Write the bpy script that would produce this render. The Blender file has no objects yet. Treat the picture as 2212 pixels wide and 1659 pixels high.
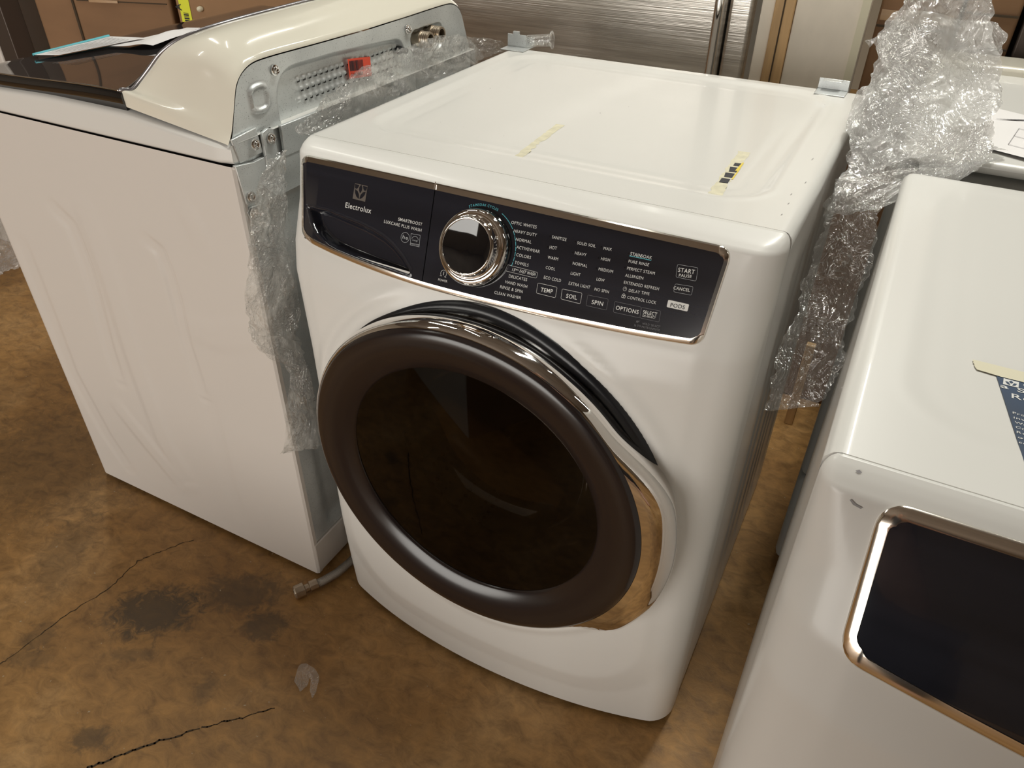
import bpy, bmesh, math, random
from mathutils import Vector, Matrix, noise

S = bpy.context.scene
COL = S.collection
# ------------------------------------------------------------------ camera
cam_d = bpy.data.cameras.new('camera'); cam = bpy.data.objects.new('camera', cam_d); COL.objects.link(cam)
CM = Matrix(((0.8850739, -0.2834088, 0.3692203), (0.4652910, 0.5179645, -0.7177863), (0.0121839, 0.8070888, 0.5903044)))
cam.matrix_world = Matrix.Translation((0.42188, -0.82974, 1.26854)) @ CM.to_4x4()
cam_d.sensor_fit = 'HORIZONTAL'; cam_d.sensor_width = 36.; cam_d.lens = 1628.35*36/2212; cam_d.clip_start = .02; cam_d.clip_end = 60
S.camera = cam
# ------------------------------------------------------------------ world, lights, exposure
S.view_settings.view_transform = 'Standard'; S.view_settings.look = 'None'; S.view_settings.gamma = 1
S.view_settings.use_curve_mapping = False; S.view_settings.exposure = 0.0
wd = bpy.data.worlds.new('world'); S.world = wd; wd.use_nodes = True
wd.node_tree.nodes['Background'].inputs[0].default_value = (.95, .88, .80, 1)
wd.node_tree.nodes['Background'].inputs[1].default_value = .055
def lamp(name, loc, target, size, power, col):
    d = bpy.data.lights.new(name, 'AREA'); d.shape = 'RECTANGLE'; d.size, d.size_y = size; d.energy = power; d.color = col
    o = bpy.data.objects.new(name, d); COL.objects.link(o); o.location = loc
    o.rotation_euler = (Vector(target)-Vector(loc)).to_track_quat('-Z', 'Y').to_euler(); return o
W1 = (1., .99, .90)
tubes_and_glints = [((.45, .85, 3.1), (.10, 1.2), 43), ((.35, 2.6, 3.1), (.10, 1.3), 22), ((-1.9, .6, 3.1), (.08, 1.3), 10), ((-2.4, -1.6, 3.1), (.06, 1.0), 5), ((2.9, .9, 3.1), (.08, 1.3), 6),
         ((-.6, 1.9, 3.1), (.04, .9), 4), ((1.3, 1.6, 3.1), (.04, .9), 4), ((-.9, .5, 3.1), (.03, .7), 2)]  # these last small lamps are added for glints on the film
for (p_, s_, e_) in tubes_and_glints: lamp('tube_and_glint_light', p_, (p_[0]*.9, p_[1]*.8, .5), s_, e_, W1)
# added wide, low fill light for the upright fronts, far behind the photographer
lamp('front_fill_light', (-1.3, -4.9, 1.05), (-1.3, 0, 1.05), (4.4, 2.0), 154, (1., .965, .90))

import math
# ---- front shell of the front-load machines: y = front(x, z), machine-local (x 0 = middle, y 0 = top seam)
HW = .343; TOPZ = .915
PROF_C = [(.915,0,0),(.913,-.012,0),(.908,-.027,0),(.900,-.041,0),(.78,-.103,.012),(.74,-.117,.018),(.6,-.126,.030),(.3,-.134,.038),(0,-.134,.040)]
PROF_R = [(.915,0,0),(.913,-.006,0),(.908,-.014,0),(.900,-.023,0),(.80,-.085,.012),(.74,-.105,.018),(.6,-.112,.030),(.3,-.118,.038),(0,-.118,.040)]
LIP = [0.]
def _lerp(P, z):
    if z >= P[0][0]: return P[0][1], P[0][2]
    for a, b in zip(P, P[1:]):
        if z >= b[0]:
            t = (a[0]-z)/(a[0]-b[0]); return a[1]+(b[1]-a[1])*t, a[2]+(b[2]-a[2])*t
    return P[-1][1], P[-1][2]
def front(x, z, P=PROF_C):
    y, b = _lerp(P, z)
    d = math.hypot(max(abs(x)-.165, 0), max(.235-z, 0))-.118
    rec = (.20*min(max(0, d), .05)+.08*max(0, d-.05))*min(1, max(0, (.90-z)/.06))
    rr = math.hypot(x, z-.494); lip = .0045*min(1, max(0, (rr-.2905)/.009))*(1-min(1, max(0, (rr-.303)/.016)))*(1-min(1, max(0, (z-.752)/.024)))*LIP[0]
    ye = y - lip + b*(min(abs(x), HW)/.307)**2 + rec
    R = min(.035, max(0., -ye*.8))
    ax = abs(x); e = 0
    if R > 1e-6 and ax > HW-R: e = R-math.sqrt(max(0, R*R-(ax-HW+R)**2))
    return min(0, ye + e)
def front_n(x, z, P=PROF_C):
    h = .002
    dx = (front(x+h, z, P)-front(x-h, z, P))/(2*h); dz = (front(x, z+h, P)-front(x, z-h, P))/(2*h)
    n = (dx, -1., dz); l = math.sqrt(dx*dx+1+dz*dz)
    return (n[0]/l, n[1]/l, n[2]/l)
def on(x, z, off=0., P=PROF_C):
    n = front_n(x, z, P)
    return (x+n[0]*off, front(x, z, P)+n[1]*off, z+n[2]*off)

# ------------------------------------------------------------------ materials
def new_mat(name):
    m = bpy.data.materials.new(name); m.use_nodes = True; nt = m.node_tree
    return m, nt, nt.nodes, nt.links, nt.nodes['Principled BSDF']
def pmat(name, col, rough=.4, metal=0., coat=0., spec=.5, bump=None, vary=None, crough=.03):
    """plain surface; bump=(scale, strength, dist), vary=(scale, amount, stretch)"""
    m, nt, N, L, b = new_mat(name)
    b.inputs['Base Color'].default_value = (*col, 1); b.inputs['Roughness'].default_value = rough
    b.inputs['Metallic'].default_value = metal; b.inputs['Coat Weight'].default_value = coat
    b.inputs['Coat Roughness'].default_value = crough; b.inputs['Specular IOR Level'].default_value = spec
    tc = N.new('ShaderNodeTexCoord')
    if vary:
        mp = N.new('ShaderNodeMapping'); mp.inputs['Scale'].default_value = vary[2] if len(vary) > 2 else (1, 1, 1)
        L.new(tc.outputs['Object'], mp.inputs[0])
        nz = N.new('ShaderNodeTexNoise'); nz.inputs['Scale'].default_value = vary[0]; nz.inputs['Detail'].default_value = 6
        L.new(mp.outputs[0], nz.inputs['Vector'])
        rp = N.new('ShaderNodeValToRGB'); rp.color_ramp.elements[0].position = .3; rp.color_ramp.elements[1].position = .7
        a = vary[1]
        rp.color_ramp.elements[0].color = (*[c*(1-a) for c in col], 1); rp.color_ramp.elements[1].color = (*[min(1, c*(1+a)) for c in col], 1)
        L.new(nz.outputs[0], rp.inputs[0]); L.new(rp.outputs[0], b.inputs['Base Color'])
    if bump:
        nb = N.new('ShaderNodeTexNoise'); nb.inputs['Scale'].default_value = bump[0]; nb.inputs['Detail'].default_value = 3
        L.new(tc.outputs['Object'], nb.inputs['Vector'])
        bp = N.new('ShaderNodeBump'); bp.inputs['Strength'].default_value = bump[1]; bp.inputs['Distance'].default_value = bump[2]
        L.new(nb.outputs[0], bp.inputs['Height']); L.new(bp.outputs[0], b.inputs['Normal'])
    return m
MAT = {}
MAT['white'] = pmat('white_enamel', (.74, .73, .70), .30, 0, .25, .5, bump=(260, .02, .001))
MAT['whitep'] = pmat('white_plastic', (.74, .73, .70), .32, 0, .10, .4, crough=.10)
MAT['cream'] = pmat('cream_plastic', (.80, .765, .66), .16, 0, .6, .5)
MAT['white2'] = pmat('white_painted_steel', (.70, .66, .62), .3, 0, .3, .5, bump=(200, .03, .001))
MAT['chrome'] = pmat('chrome', (.86, .84, .82), .045, 1.)
MAT['bezel'] = pmat('satin_chrome', (.88, .82, .74), .14, 1.)
MAT['navy'] = pmat('dark_navy_gloss_panel', (.0155, .0165, .0235), .13, 0, .4, .6, vary=(1.6, .25, (1, 6, 30)))
MAT['blackg'] = pmat('gloss_black', (.006, .006, .007), .05, 0, .6, .6)
MAT['blacks'] = pmat('satin_black_plastic', (.010, .011, .014), .28)
MAT['black'] = pmat('black_rubber', (.012, .012, .013), .45)
MAT['plum'] = pmat('dark_brown_gloss_plastic', (.016, .011, .0105), .20, 0, .25, .5, crough=.2)
MAT['steel_dull'] = pmat('drum_steel', (.32, .31, .30), .35, 1.)
MAT['brass'] = pmat('dull_brass', (.50, .42, .33), .35, 1., bump=(300, .2, .001))
MAT['card'] = pmat('brown_cardboard', (.23, .125, .060), .75, vary=(2.2, .22, (1, 1, 3)), bump=(9, .25, .006))
MAT['card2'] = pmat('light_brown_cardboard', (.33, .19, .095), .7, vary=(2.5, .18, (1, 1, 2)), bump=(8, .2, .005))
MAT['wood'] = pmat('wood_strip', (.50, .32, .15), .6, vary=(6, .3, (6, 6, .6)))
MAT['paper'] = pmat('paper', (.80, .78, .78), .7)
MAT['ink'] = pmat('ink', (.03, .03, .035), .7)
MAT['greyink'] = pmat('grey_ink', (.30, .29, .30), .7)
MAT['teal'] = pmat('teal_print', (.10, .50, .58), .5)
MAT['letter'] = pmat('white_print', (.72, .72, .70), .5)
MAT['dimletter'] = pmat('grey_print', (.16, .16, .17), .5)
MAT['greyletter'] = pmat('light_grey_print', (.40, .42, .44), .5)
MAT['silver'] = pmat('mirror_silver_print', (.66, .64, .62), .2, 1.)
MAT['orange'] = pmat('orange_red_label', (.85, .10, .05), .55)
MAT['yellow'] = pmat('yellow_label', (.80, .85, .05), .55)
MAT['blue'] = pmat('navy_blue_card', (.018, .045, .10), .4, vary=(6, .5))
MAT['masking'] = pmat('masking_tape', (.70, .66, .50), .6)
MAT['residue'] = pmat('tape_residue', (.68, .64, .48), .6, vary=(90, .12))
MAT['ytape'] = pmat('yellow_tape', (.80, .62, .08), .5)
MAT['grey'] = pmat('grey_steel_and_shaded_white', (.30, .30, .285), .4, 0, .2)  # own grey of the refrigerator; on the white appliance, shade put into colour
MAT['mottle'] = pmat('stained_white_board', (.80, .73, .62), .6, vary=(5, .22, (1, 1, .6)))
MAT['braid'] = pmat('braided_steel', (.42, .39, .35), .35, 1., bump=(900, .8, .002))

def galv():
    m, nt, N, L, b = new_mat('galvanised_steel')
    b.inputs['Metallic'].default_value = .6; b.inputs['Roughness'].default_value = .40
    tc = N.new('ShaderNodeTexCoord'); nz = N.new('ShaderNodeTexNoise'); nz.inputs['Scale'].default_value = 9; nz.inputs['Detail'].default_value = 8
    L.new(tc.outputs['Object'], nz.inputs['Vector'])
    rp = N.new('ShaderNodeValToRGB'); e = rp.color_ramp.elements; e[0].position = .35; e[1].position = .65
    e[0].color = (.60, .625, .63, 1); e[1].color = (.80, .83, .83, 1); L.new(nz.outputs[0], rp.inputs[0])
    # small dark specks of corrosion
    n2 = N.new('ShaderNodeTexNoise'); n2.inputs['Scale'].default_value = 650; n2.inputs['Detail'].default_value = 3; L.new(tc.outputs['Object'], n2.inputs['Vector'])
    r2 = N.new('ShaderNodeValToRGB'); r2.color_ramp.elements[0].position = .30; r2.color_ramp.elements[1].position = .37; L.new(n2.outputs[0], r2.inputs[0])
    mx = N.new('ShaderNodeMix'); mx.data_type = 'RGBA'; mx.blend_type = 'MULTIPLY'; mx.inputs[0].default_value = .6
    L.new(rp.outputs[0], mx.inputs[6]); L.new(r2.outputs[0], mx.inputs[7]); L.new(mx.outputs[2], b.inputs['Base Color'])
    bp = N.new('ShaderNodeBump'); bp.inputs['Strength'].default_value = .15; bp.inputs['Distance'].default_value = .002
    L.new(nz.outputs[0], bp.inputs['Height']); L.new(bp.outputs[0], b.inputs['Normal']); return m
MAT['galv'] = galv()

def brushed():
    m, nt, N, L, b = new_mat('brushed_stainless')
    b.inputs['Metallic'].default_value = 1; b.inputs['Anisotropic'].default_value = .6
    tc = N.new('ShaderNodeTexCoord'); mp = N.new('ShaderNodeMapping'); mp.inputs['Scale'].default_value = (1.6, 1, 26); L.new(tc.outputs['Object'], mp.inputs[0])
    nz = N.new('ShaderNodeTexNoise'); nz.inputs['Scale'].default_value = 2.2; nz.inputs['Detail'].default_value = 7; nz.inputs['Roughness'].default_value = .6; L.new(mp.outputs[0], nz.inputs['Vector'])
    rp = N.new('ShaderNodeValToRGB'); e = rp.color_ramp.elements; e[0].position = .30; e[1].position = .75
    e[0].color = (.50, .47, .43, 1); e[1].color = (.92, .88, .82, 1); L.new(nz.outputs[0], rp.inputs[0]); L.new(rp.outputs[0], b.inputs['Base Color'])
    m2 = N.new('ShaderNodeMapping'); m2.inputs['Scale'].default_value = (1, 1, 120); L.new(tc.outputs['Object'], m2.inputs[0])
    n2 = N.new('ShaderNodeTexNoise'); n2.inputs['Scale'].default_value = 4; L.new(m2.outputs[0], n2.inputs['Vector'])
    b.inputs['Roughness'].default_value = .33
    bp = N.new('ShaderNodeBump'); bp.inputs['Strength'].default_value = .12; bp.inputs['Distance'].default_value = .004; L.new(n2.outputs[0], bp.inputs['Height']); L.new(bp.outputs[0], b.inputs['Normal'])
    return m
MAT['brushed'] = brushed()

def film(name='clear_stretch_film', tint=(.95, .95, .94), haze=.13, gl=.50):
    """crumpled stretch film: clear between the folds, milky along the creases, sharp glints"""
    m = bpy.data.materials.new(name); m.use_nodes = True; nt = m.node_tree; N = nt.nodes; L = nt.links; N.clear()
    out = N.new('ShaderNodeOutputMaterial'); tr = N.new('ShaderNodeBsdfTransparent'); tr.inputs[0].default_value = (*tint, 1)
    gs = N.new('ShaderNodeBsdfGlossy'); gs.inputs['Roughness'].default_value = .15; gs.inputs[0].default_value = (1, 1, 1, 1)
    df = N.new('ShaderNodeBsdfDiffuse'); df.inputs[0].default_value = (.9, .9, .89, 1); tl = N.new('ShaderNodeBsdfTranslucent'); tl.inputs[0].default_value = (.9, .9, .89, 1)
    tc = N.new('ShaderNodeTexCoord')
    nz = N.new('ShaderNodeTexNoise'); nz.inputs['Scale'].default_value = 16; nz.inputs['Detail'].default_value = 5; nz.inputs['Distortion'].default_value = 1.2
    L.new(tc.outputs['Object'], nz.inputs['Vector'])
    def vor(scale, stretch, warp):
        mp = N.new('ShaderNodeMapping'); mp.inputs['Scale'].default_value = stretch; mp.inputs['Rotation'].default_value = (.5, .3, .7); L.new(tc.outputs['Object'], mp.inputs[0])
        ad = N.new('ShaderNodeMixRGB'); ad.inputs[0].default_value = warp; L.new(mp.outputs[0], ad.inputs[1]); L.new(nz.outputs['Color'], ad.inputs[2])
        v = N.new('ShaderNodeTexVoronoi'); v.feature = 'DISTANCE_TO_EDGE'; v.inputs['Scale'].default_value = scale; L.new(ad.outputs[0], v.inputs['Vector']); return v
    v1 = vor(46, (1, .8, .22), .16); v2 = vor(85, (.28, 1, .9), .12)
    b1 = N.new('ShaderNodeBump'); b1.inputs['Strength'].default_value = 1; b1.inputs['Distance'].default_value = .010; L.new(v1.outputs['Distance'], b1.inputs['Height'])
    b2 = N.new('ShaderNodeBump'); b2.inputs['Strength'].default_value = 1; b2.inputs['Distance'].default_value = .009; L.new(v2.outputs['Distance'], b2.inputs['Height']); L.new(b1.outputs[0], b2.inputs['Normal'])
    b3 = N.new('ShaderNodeBump'); b3.inputs['Strength'].default_value = .7; b3.inputs['Distance'].default_value = .010; L.new(nz.outputs[0], b3.inputs['Height']); L.new(b2.outputs[0], b3.inputs['Normal'])
    L.new(b3.outputs[0], gs.inputs['Normal'])
    g2 = N.new('ShaderNodeTexNoise'); g2.inputs['Scale'].default_value = 22; g2.inputs['Detail'].default_value = 2; L.new(tc.outputs['Object'], g2.inputs['Vector'])
    gm = N.new('ShaderNodeMapRange'); gm.inputs['From Min'].default_value = .40; gm.inputs['From Max'].default_value = .60; gm.inputs['To Min'].default_value = .12; L.new(g2.outputs[0], gm.inputs['Value']); L.new(gm.outputs[0], b1.inputs['Strength']); L.new(gm.outputs[0], b2.inputs['Strength'])
    def crease(v, w):
        r = N.new('ShaderNodeMapRange'); r.interpolation_type = 'SMOOTHSTEP'; r.inputs['From Max'].default_value = w; r.inputs['To Min'].default_value = 1; r.inputs['To Max'].default_value = 0; L.new(v.outputs['Distance'], r.inputs['Value']); return r
    c1 = crease(v1, .030); c2 = crease(v2, .026)
    gate = N.new('ShaderNodeMapRange'); gate.inputs['From Min'].default_value = .42; gate.inputs['From Max'].default_value = .62; L.new(nz.outputs[0], gate.inputs['Value'])
    mxc = N.new('ShaderNodeMath'); mxc.operation = 'MULTIPLY_ADD'; L.new(c2.outputs[0], mxc.inputs[0]); mxc.inputs[1].default_value = .5; L.new(c1.outputs[0], mxc.inputs[2])
    mu = N.new('ShaderNodeMath'); mu.operation = 'MULTIPLY'; L.new(mxc.outputs[0], mu.inputs[0]); L.new(gate.outputs[0], mu.inputs[1])
    hz = N.new('ShaderNodeMath'); hz.operation = 'MULTIPLY_ADD'; L.new(mu.outputs[0], hz.inputs[0]); hz.inputs[1].default_value = .42; hz.inputs[2].default_value = haze; hz.use_clamp = True
    lw = N.new('ShaderNodeLayerWeight'); lw.inputs['Blend'].default_value = .3; L.new(b3.outputs[0], lw.inputs['Normal'])
    mr = N.new('ShaderNodeMapRange'); mr.inputs['To Min'].default_value = .10; mr.inputs['To Max'].default_value = gl; L.new(lw.outputs['Facing'], mr.inputs['Value'])
    gf = N.new('ShaderNodeMath'); gf.operation = 'MULTIPLY_ADD'; gf.use_clamp = True; L.new(mu.outputs[0], gf.inputs[0]); gf.inputs[1].default_value = .75; L.new(mr.outputs[0], gf.inputs[2])
    ds = N.new('ShaderNodeMixShader'); ds.inputs[0].default_value = .5; L.new(df.outputs[0], ds.inputs[1]); L.new(tl.outputs[0], ds.inputs[2])
    m1 = N.new('ShaderNodeMixShader'); L.new(hz.outputs[0], m1.inputs[0]); L.new(tr.outputs[0], m1.inputs[1]); L.new(ds.outputs[0], m1.inputs[2])
    m2 = N.new('ShaderNodeMixShader'); L.new(gf.outputs[0], m2.inputs[0]); L.new(m1.outputs[0], m2.inputs[1]); L.new(gs.outputs[0], m2.inputs[2])
    L.new(m2.outputs[0], out.inputs[0]); return m
MAT['film'] = film()
MAT['film4'] = film('thin_stretch_film', (.98, .98, .97), .09, .50)
MAT['film3'] = film('dense_stretch_film', (.94, .94, .93), .40, .55)
MAT['film2'] = film('cloudy_stretch_film', (.9, .89, .87), .30, .45)

def tinted_glass():
    m = bpy.data.materials.new('dark_tinted_glass'); m.use_nodes = True; nt = m.node_tree; N = nt.nodes; L = nt.links; N.clear()
    out = N.new('ShaderNodeOutputMaterial'); tr = N.new('ShaderNodeBsdfTransparent'); tr.inputs[0].default_value = (.16, .145, .13, 1)
    gs = N.new('ShaderNodeBsdfGlossy'); gs.inputs['Roughness'].default_value = .025; gs.inputs[0].default_value = (.8, .78, .76, 1)
    fr = N.new('ShaderNodeFresnel'); fr.inputs[0].default_value = 1.42
    mx = N.new('ShaderNodeMixShader'); L.new(fr.outputs[0], mx.inputs[0]); L.new(tr.outputs[0], mx.inputs[1]); L.new(gs.outputs[0], mx.inputs[2]); L.new(mx.outputs[0], out.inputs[0]); return m
MAT['glass'] = tinted_glass()
def bowl_glass():
    m = bpy.data.materials.new('clear_bowl_glass'); m.use_nodes = True; nt = m.node_tree; N = nt.nodes; L = nt.links; N.clear()
    out = N.new('ShaderNodeOutputMaterial'); tr = N.new('ShaderNodeBsdfTransparent'); tr.inputs[0].default_value = (.75, .85, .85, 1)
    gs = N.new('ShaderNodeBsdfGlossy'); gs.inputs['Roughness'].default_value = .05
    fr = N.new('ShaderNodeFresnel'); fr.inputs[0].default_value = 1.5
    mx = N.new('ShaderNodeMixShader'); L.new(fr.outputs[0], mx.inputs[0]); L.new(tr.outputs[0], mx.inputs[1]); L.new(gs.outputs[0], mx.inputs[2]); L.new(mx.outputs[0], out.inputs[0]); return m
MAT['bowl'] = bowl_glass()

def concrete():
    m, nt, N, L, b = new_mat('stained_brown_concrete')
    tc = N.new('ShaderNodeTexCoord')
    def noise_(sc, det=8, rough=.6, dist=0., scale=(1, 1, 1)):
        mp = N.new('ShaderNodeMapping'); mp.inputs['Scale'].default_value = scale; L.new(tc.outputs['Object'], mp.inputs[0])
        n = N.new('ShaderNodeTexNoise'); n.inputs['Scale'].default_value = sc; n.inputs['Detail'].default_value = det; n.inputs['Roughness'].default_value = rough; n.inputs['Distortion'].default_value = dist
        L.new(mp.outputs[0], n.inputs['Vector']); return n
    def ramp(src, stops):
        r = N.new('ShaderNodeValToRGB'); e = r.color_ramp.elements
        while len(e) < len(stops): e.new(.5)
        for k, (p, c) in enumerate(stops): e[k].position = p; e[k].color = (*c, 1)
        L.new(src, r.inputs[0]); return r
    big = noise_(2.4, 7, .62, .4)
    base = ramp(big.outputs[0], [(.28, (.21, .105, .030)), (.5, (.345, .188, .062)), (.72, (.50, .31, .135))])
    fine = noise_(26, 8, .7, .6, (1, 1.5, 1))
    fr = ramp(fine.outputs[0], [(.32, (.50, .47, .44)), (.5, (.98, .97, .96)), (.70, (1.45, 1.42, 1.38))])
    mx = N.new('ShaderNodeMix'); mx.data_type = 'RGBA'; mx.blend_type = 'MULTIPLY'; mx.inputs[0].default_value = .75
    L.new(base.outputs[0], mx.inputs[6]); L.new(fr.outputs[0], mx.inputs[7])
    cur = mx.outputs[2]
    # dark oil stains where they lie on the floor
    nd = noise_(34, 6, .7, 1.2)
    for (sx, sy, rx, ry, amt) in ((-.645, -.315, .085, .055, .80), (-.60, -.405, .05, .014, .40), (-.425, -.235, .04, .035, .62), (-.52, -.195, .09, .045, .55),
                                  (-.79, -.46, .03, .03, .4), (-.525, -.55, .035, .022, .55), (-.42, -.395, .02, .03, .35), (-.76, -.5, .05, .02, .35), (-.93, -.3, .05, .12, .3), (-1.2, -.1, .25, .2, .3)):
        mp = N.new('ShaderNodeMapping'); mp.vector_type = 'TEXTURE'; mp.inputs['Location'].default_value = (sx, sy, 0); mp.inputs['Scale'].default_value = (rx, ry, 1); mp.inputs['Rotation'].default_value = (0, 0, .5)
        L.new(tc.outputs['Object'], mp.inputs[0])
        ln = N.new('ShaderNodeVectorMath'); ln.operation = 'LENGTH'; L.new(mp.outputs[0], ln.inputs[0])
        ma = N.new('ShaderNodeMath'); ma.operation = 'MULTIPLY_ADD'; ma.inputs[1].default_value = 2.6; ma.inputs[2].default_value = -1.3; L.new(nd.outputs[0], ma.inputs[0])
        ad = N.new('ShaderNodeMath'); ad.operation = 'ADD'; L.new(ln.outputs['Value'], ad.inputs[0]); L.new(ma.outputs[0], ad.inputs[1])
        mr = N.new('ShaderNodeMapRange'); mr.inputs['From Min'].default_value = .65; mr.inputs['From Max'].default_value = 1.25; mr.inputs['To Min'].default_value = amt; mr.inputs['To Max'].default_value = 0; L.new(ad.outputs[0], mr.inputs['Value'])
        m2 = N.new('ShaderNodeMix'); m2.data_type = 'RGBA'; L.new(mr.outputs[0], m2.inputs[0]); L.new(cur, m2.inputs[6]); m2.inputs[7].default_value = (.050, .038, .024, 1); cur = m2.outputs[2]
    # pale specks
    sp = noise_(120, 2, .5); sr = ramp(sp.outputs[0], [(.0, (0, 0, 0)), (.735, (0, 0, 0)), (.76, (1, 1, 1))])
    m3 = N.new('ShaderNodeMix'); m3.data_type = 'RGBA'; L.new(sr.outputs[0], m3.inputs[0]); L.new(cur, m3.inputs[6]); m3.inputs[7].default_value = (.42, .33, .22, 1)
    L.new(m3.outputs[2], b.inputs['Base Color'])
    rr = N.new('ShaderNodeMapRange'); rr.inputs['To Min'].default_value = .40; rr.inputs['To Max'].default_value = .70; L.new(fine.outputs[0], rr.inputs['Value']); L.new(rr.outputs[0], b.inputs['Roughness'])
    bp = N.new('ShaderNodeBump'); bp.inputs['Strength'].default_value = .25; bp.inputs['Distance'].default_value = .004; L.new(fine.outputs[0], bp.inputs['Height']); L.new(bp.outputs[0], b.inputs['Normal'])
    return m
MAT['concrete'] = concrete()
MAT['ceil'] = pmat('ceiling_boards', (.22, .19, .16), .8, vary=(1.5, .2))
MAT['trimgrey'] = pmat('grey_metallic_trim', (.34, .33, .35), .25, .8)
MAT['lidglass'] = pmat('dark_lid_glass', (.030, .027, .027), .04, 0, .5, .6)
MAT['skin'] = pmat('skin', (.45, .26, .18), .5)
MAT['cloth'] = pmat('dark_cloth', (.018, .018, .022), .85)
MAT['hair'] = pmat('dark_hair', (.02, .014, .010), .6)
MAT['ptape'] = pmat('packing_tape', (.42, .27, .15), .12, 0, .8)
MAT['brownsteel'] = pmat('dark_brown_steel', (.085, .065, .055), .35, .4)
MAT['wall'] = pmat('warm_wall', (.46, .40, .32), .8, vary=(1.2, .12))
MAT['crack'] = pmat('floor_crack', (.060, .040, .022), .9)

# ------------------------------------------------------------------ mesh helpers
class MB:
    def __init__(s): s.v = []; s.f = []
    def grid(s, fn, nu, nv, skip=None, closed=False):
        b = len(s.v)
        for j in range(nv):
            for i in range(nu): s.v.append(tuple(fn(i, j)))
        for j in range(nv-1):
            for i in range(nu if closed else nu-1):
                k = (i+1) % nu
                q = (b+j*nu+i, b+j*nu+k, b+(j+1)*nu+k, b+(j+1)*nu+i)
                if skip:
                    c = [sum(s.v[a][t] for a in q)/4 for t in range(3)]
                    if skip(c): continue
                s.f.append(q)
        return s
    def poly(s, pts): b = len(s.v); s.v += [tuple(p) for p in pts]; s.f.append(tuple(range(b, b+len(pts)))); return s
    def box(s, lo, hi, rot=None, org=None):
        b = len(s.v); P = [(x, y, z) for z in (lo[2], hi[2]) for y in (lo[1], hi[1]) for x in (lo[0], hi[0])]
        if rot is not None:
            P = [tuple(Vector(org)+rot @ (Vector(p)-Vector(org))) for p in P]
        s.v += P
        s.f += [tuple(b+k for k in q) for q in ((0, 2, 3, 1), (4, 5, 7, 6), (0, 1, 5, 4), (2, 6, 7, 3), (0, 4, 6, 2), (1, 3, 7, 5))]; return s
    def tube(s, path, r, n=10, cap=True):
        path = [Vector(p) for p in path]; b = len(s.v); up = Vector((0, 0, 1)); rr = r if isinstance(r, (list, tuple)) else [r]*len(path)
        for k, p in enumerate(path):
            t = (path[min(k+1, len(path)-1)]-path[max(k-1, 0)]).normalized()
            a = t.cross(up if abs(t.z) < .9 else Vector((1, 0, 0))).normalized(); c = t.cross(a)
            for i in range(n):
                w = 2*math.pi*i/n; s.v.append(tuple(p+(a*math.cos(w)+c*math.sin(w))*rr[k]))
        for k in range(len(path)-1):
            for i in range(n):
                s.f.append((b+k*n+i, b+k*n+(i+1) % n, b+(k+1)*n+(i+1) % n, b+(k+1)*n+i))
        if cap:
            s.f.append(tuple(b+i for i in range(n))[::-1]); s.f.append(tuple(b+(len(path)-1)*n+i for i in range(n)))
        return s
    def lathe(s, o, ax, prof, n=48, cap0=False, cap1=False):
        """prof: list of (radius, height along ax)"""
        o = Vector(o); ax = Vector(ax).normalized(); a = ax.cross(Vector((0, 0, 1)) if abs(ax.z) < .9 else Vector((1, 0, 0))).normalized(); c = ax.cross(a); b = len(s.v)
        for r, h in prof:
            for i in range(n):
                w = 2*math.pi*i/n; s.v.append(tuple(o+ax*h+(a*math.cos(w)+c*math.sin(w))*r))
        for k in range(len(prof)-1):
            for i in range(n): s.f.append((b+k*n+i, b+k*n+(i+1) % n, b+(k+1)*n+(i+1) % n, b+(k+1)*n+i))
        if cap0: s.f.append(tuple(b+i for i in range(n))[::-1])
        if cap1: s.f.append(tuple(b+(len(prof)-1)*n+i for i in range(n)))
        return s
def wloc(o):
    v = Vector((0, 0, 0))
    while o: v += o.location; o = o.parent
    return v
def obj(name, mb, mat, parent=None, smooth=False, bevel=0, solid=0, angle=None, org=None):
    """vertices are given in world space; a child's are stored relative to its parent, a top-level thing's relative to org"""
    me = bpy.data.meshes.new(name); base = wloc(parent) if parent else Vector(org or (0, 0, 0))
    me.from_pydata([tuple(Vector(v)-base) for v in mb.v], [], mb.f); me.update()
    bm = bmesh.new(); bm.from_mesh(me); bmesh.ops.remove_doubles(bm, verts=bm.verts, dist=1e-6)
    if not solid and name not in ('stretch_film',): bmesh.ops.recalc_face_normals(bm, faces=bm.faces)
    bm.to_mesh(me); bm.free()
    o = bpy.data.objects.new(name, me); COL.objects.link(o)
    if parent: o.parent = parent
    else: o.location = base
    me.materials.append(MAT[mat] if isinstance(mat, str) else mat)
    if bevel:
        m = o.modifiers.new('bevel', 'BEVEL'); m.width = bevel; m.segments = 3; m.limit_method = 'ANGLE'; smooth = True; angle = angle or 40
    if solid:
        m = o.modifiers.new('solid', 'SOLIDIFY'); m.thickness = solid; m.offset = -1
    if smooth:
        me.polygons.foreach_set('use_smooth', [True]*len(me.polygons))
        if angle: 
            try: me.set_sharp_from_angle(angle=math.radians(angle))
            except Exception: pass
    return o
def thing(name, label, cat, loc=(0, 0, 0), group=None):
    o = bpy.data.objects.new(name, None); COL.objects.link(o); o.location = loc; o.empty_display_size = .1
    o['label'] = label; o['category'] = cat
    if group: o['group'] = group
    return o
def tag(o, label, cat, group=None):
    o['label'] = label; o['category'] = cat
    if group: o['group'] = group
    return o
def lab(o, s): o['label'] = s; return o
def struct(o): o['kind'] = 'structure'; return o
def ss(a, b, x):
    t = max(0., min(1., (x-a)/(b-a))); return t*t*(3-2*t)
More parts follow.
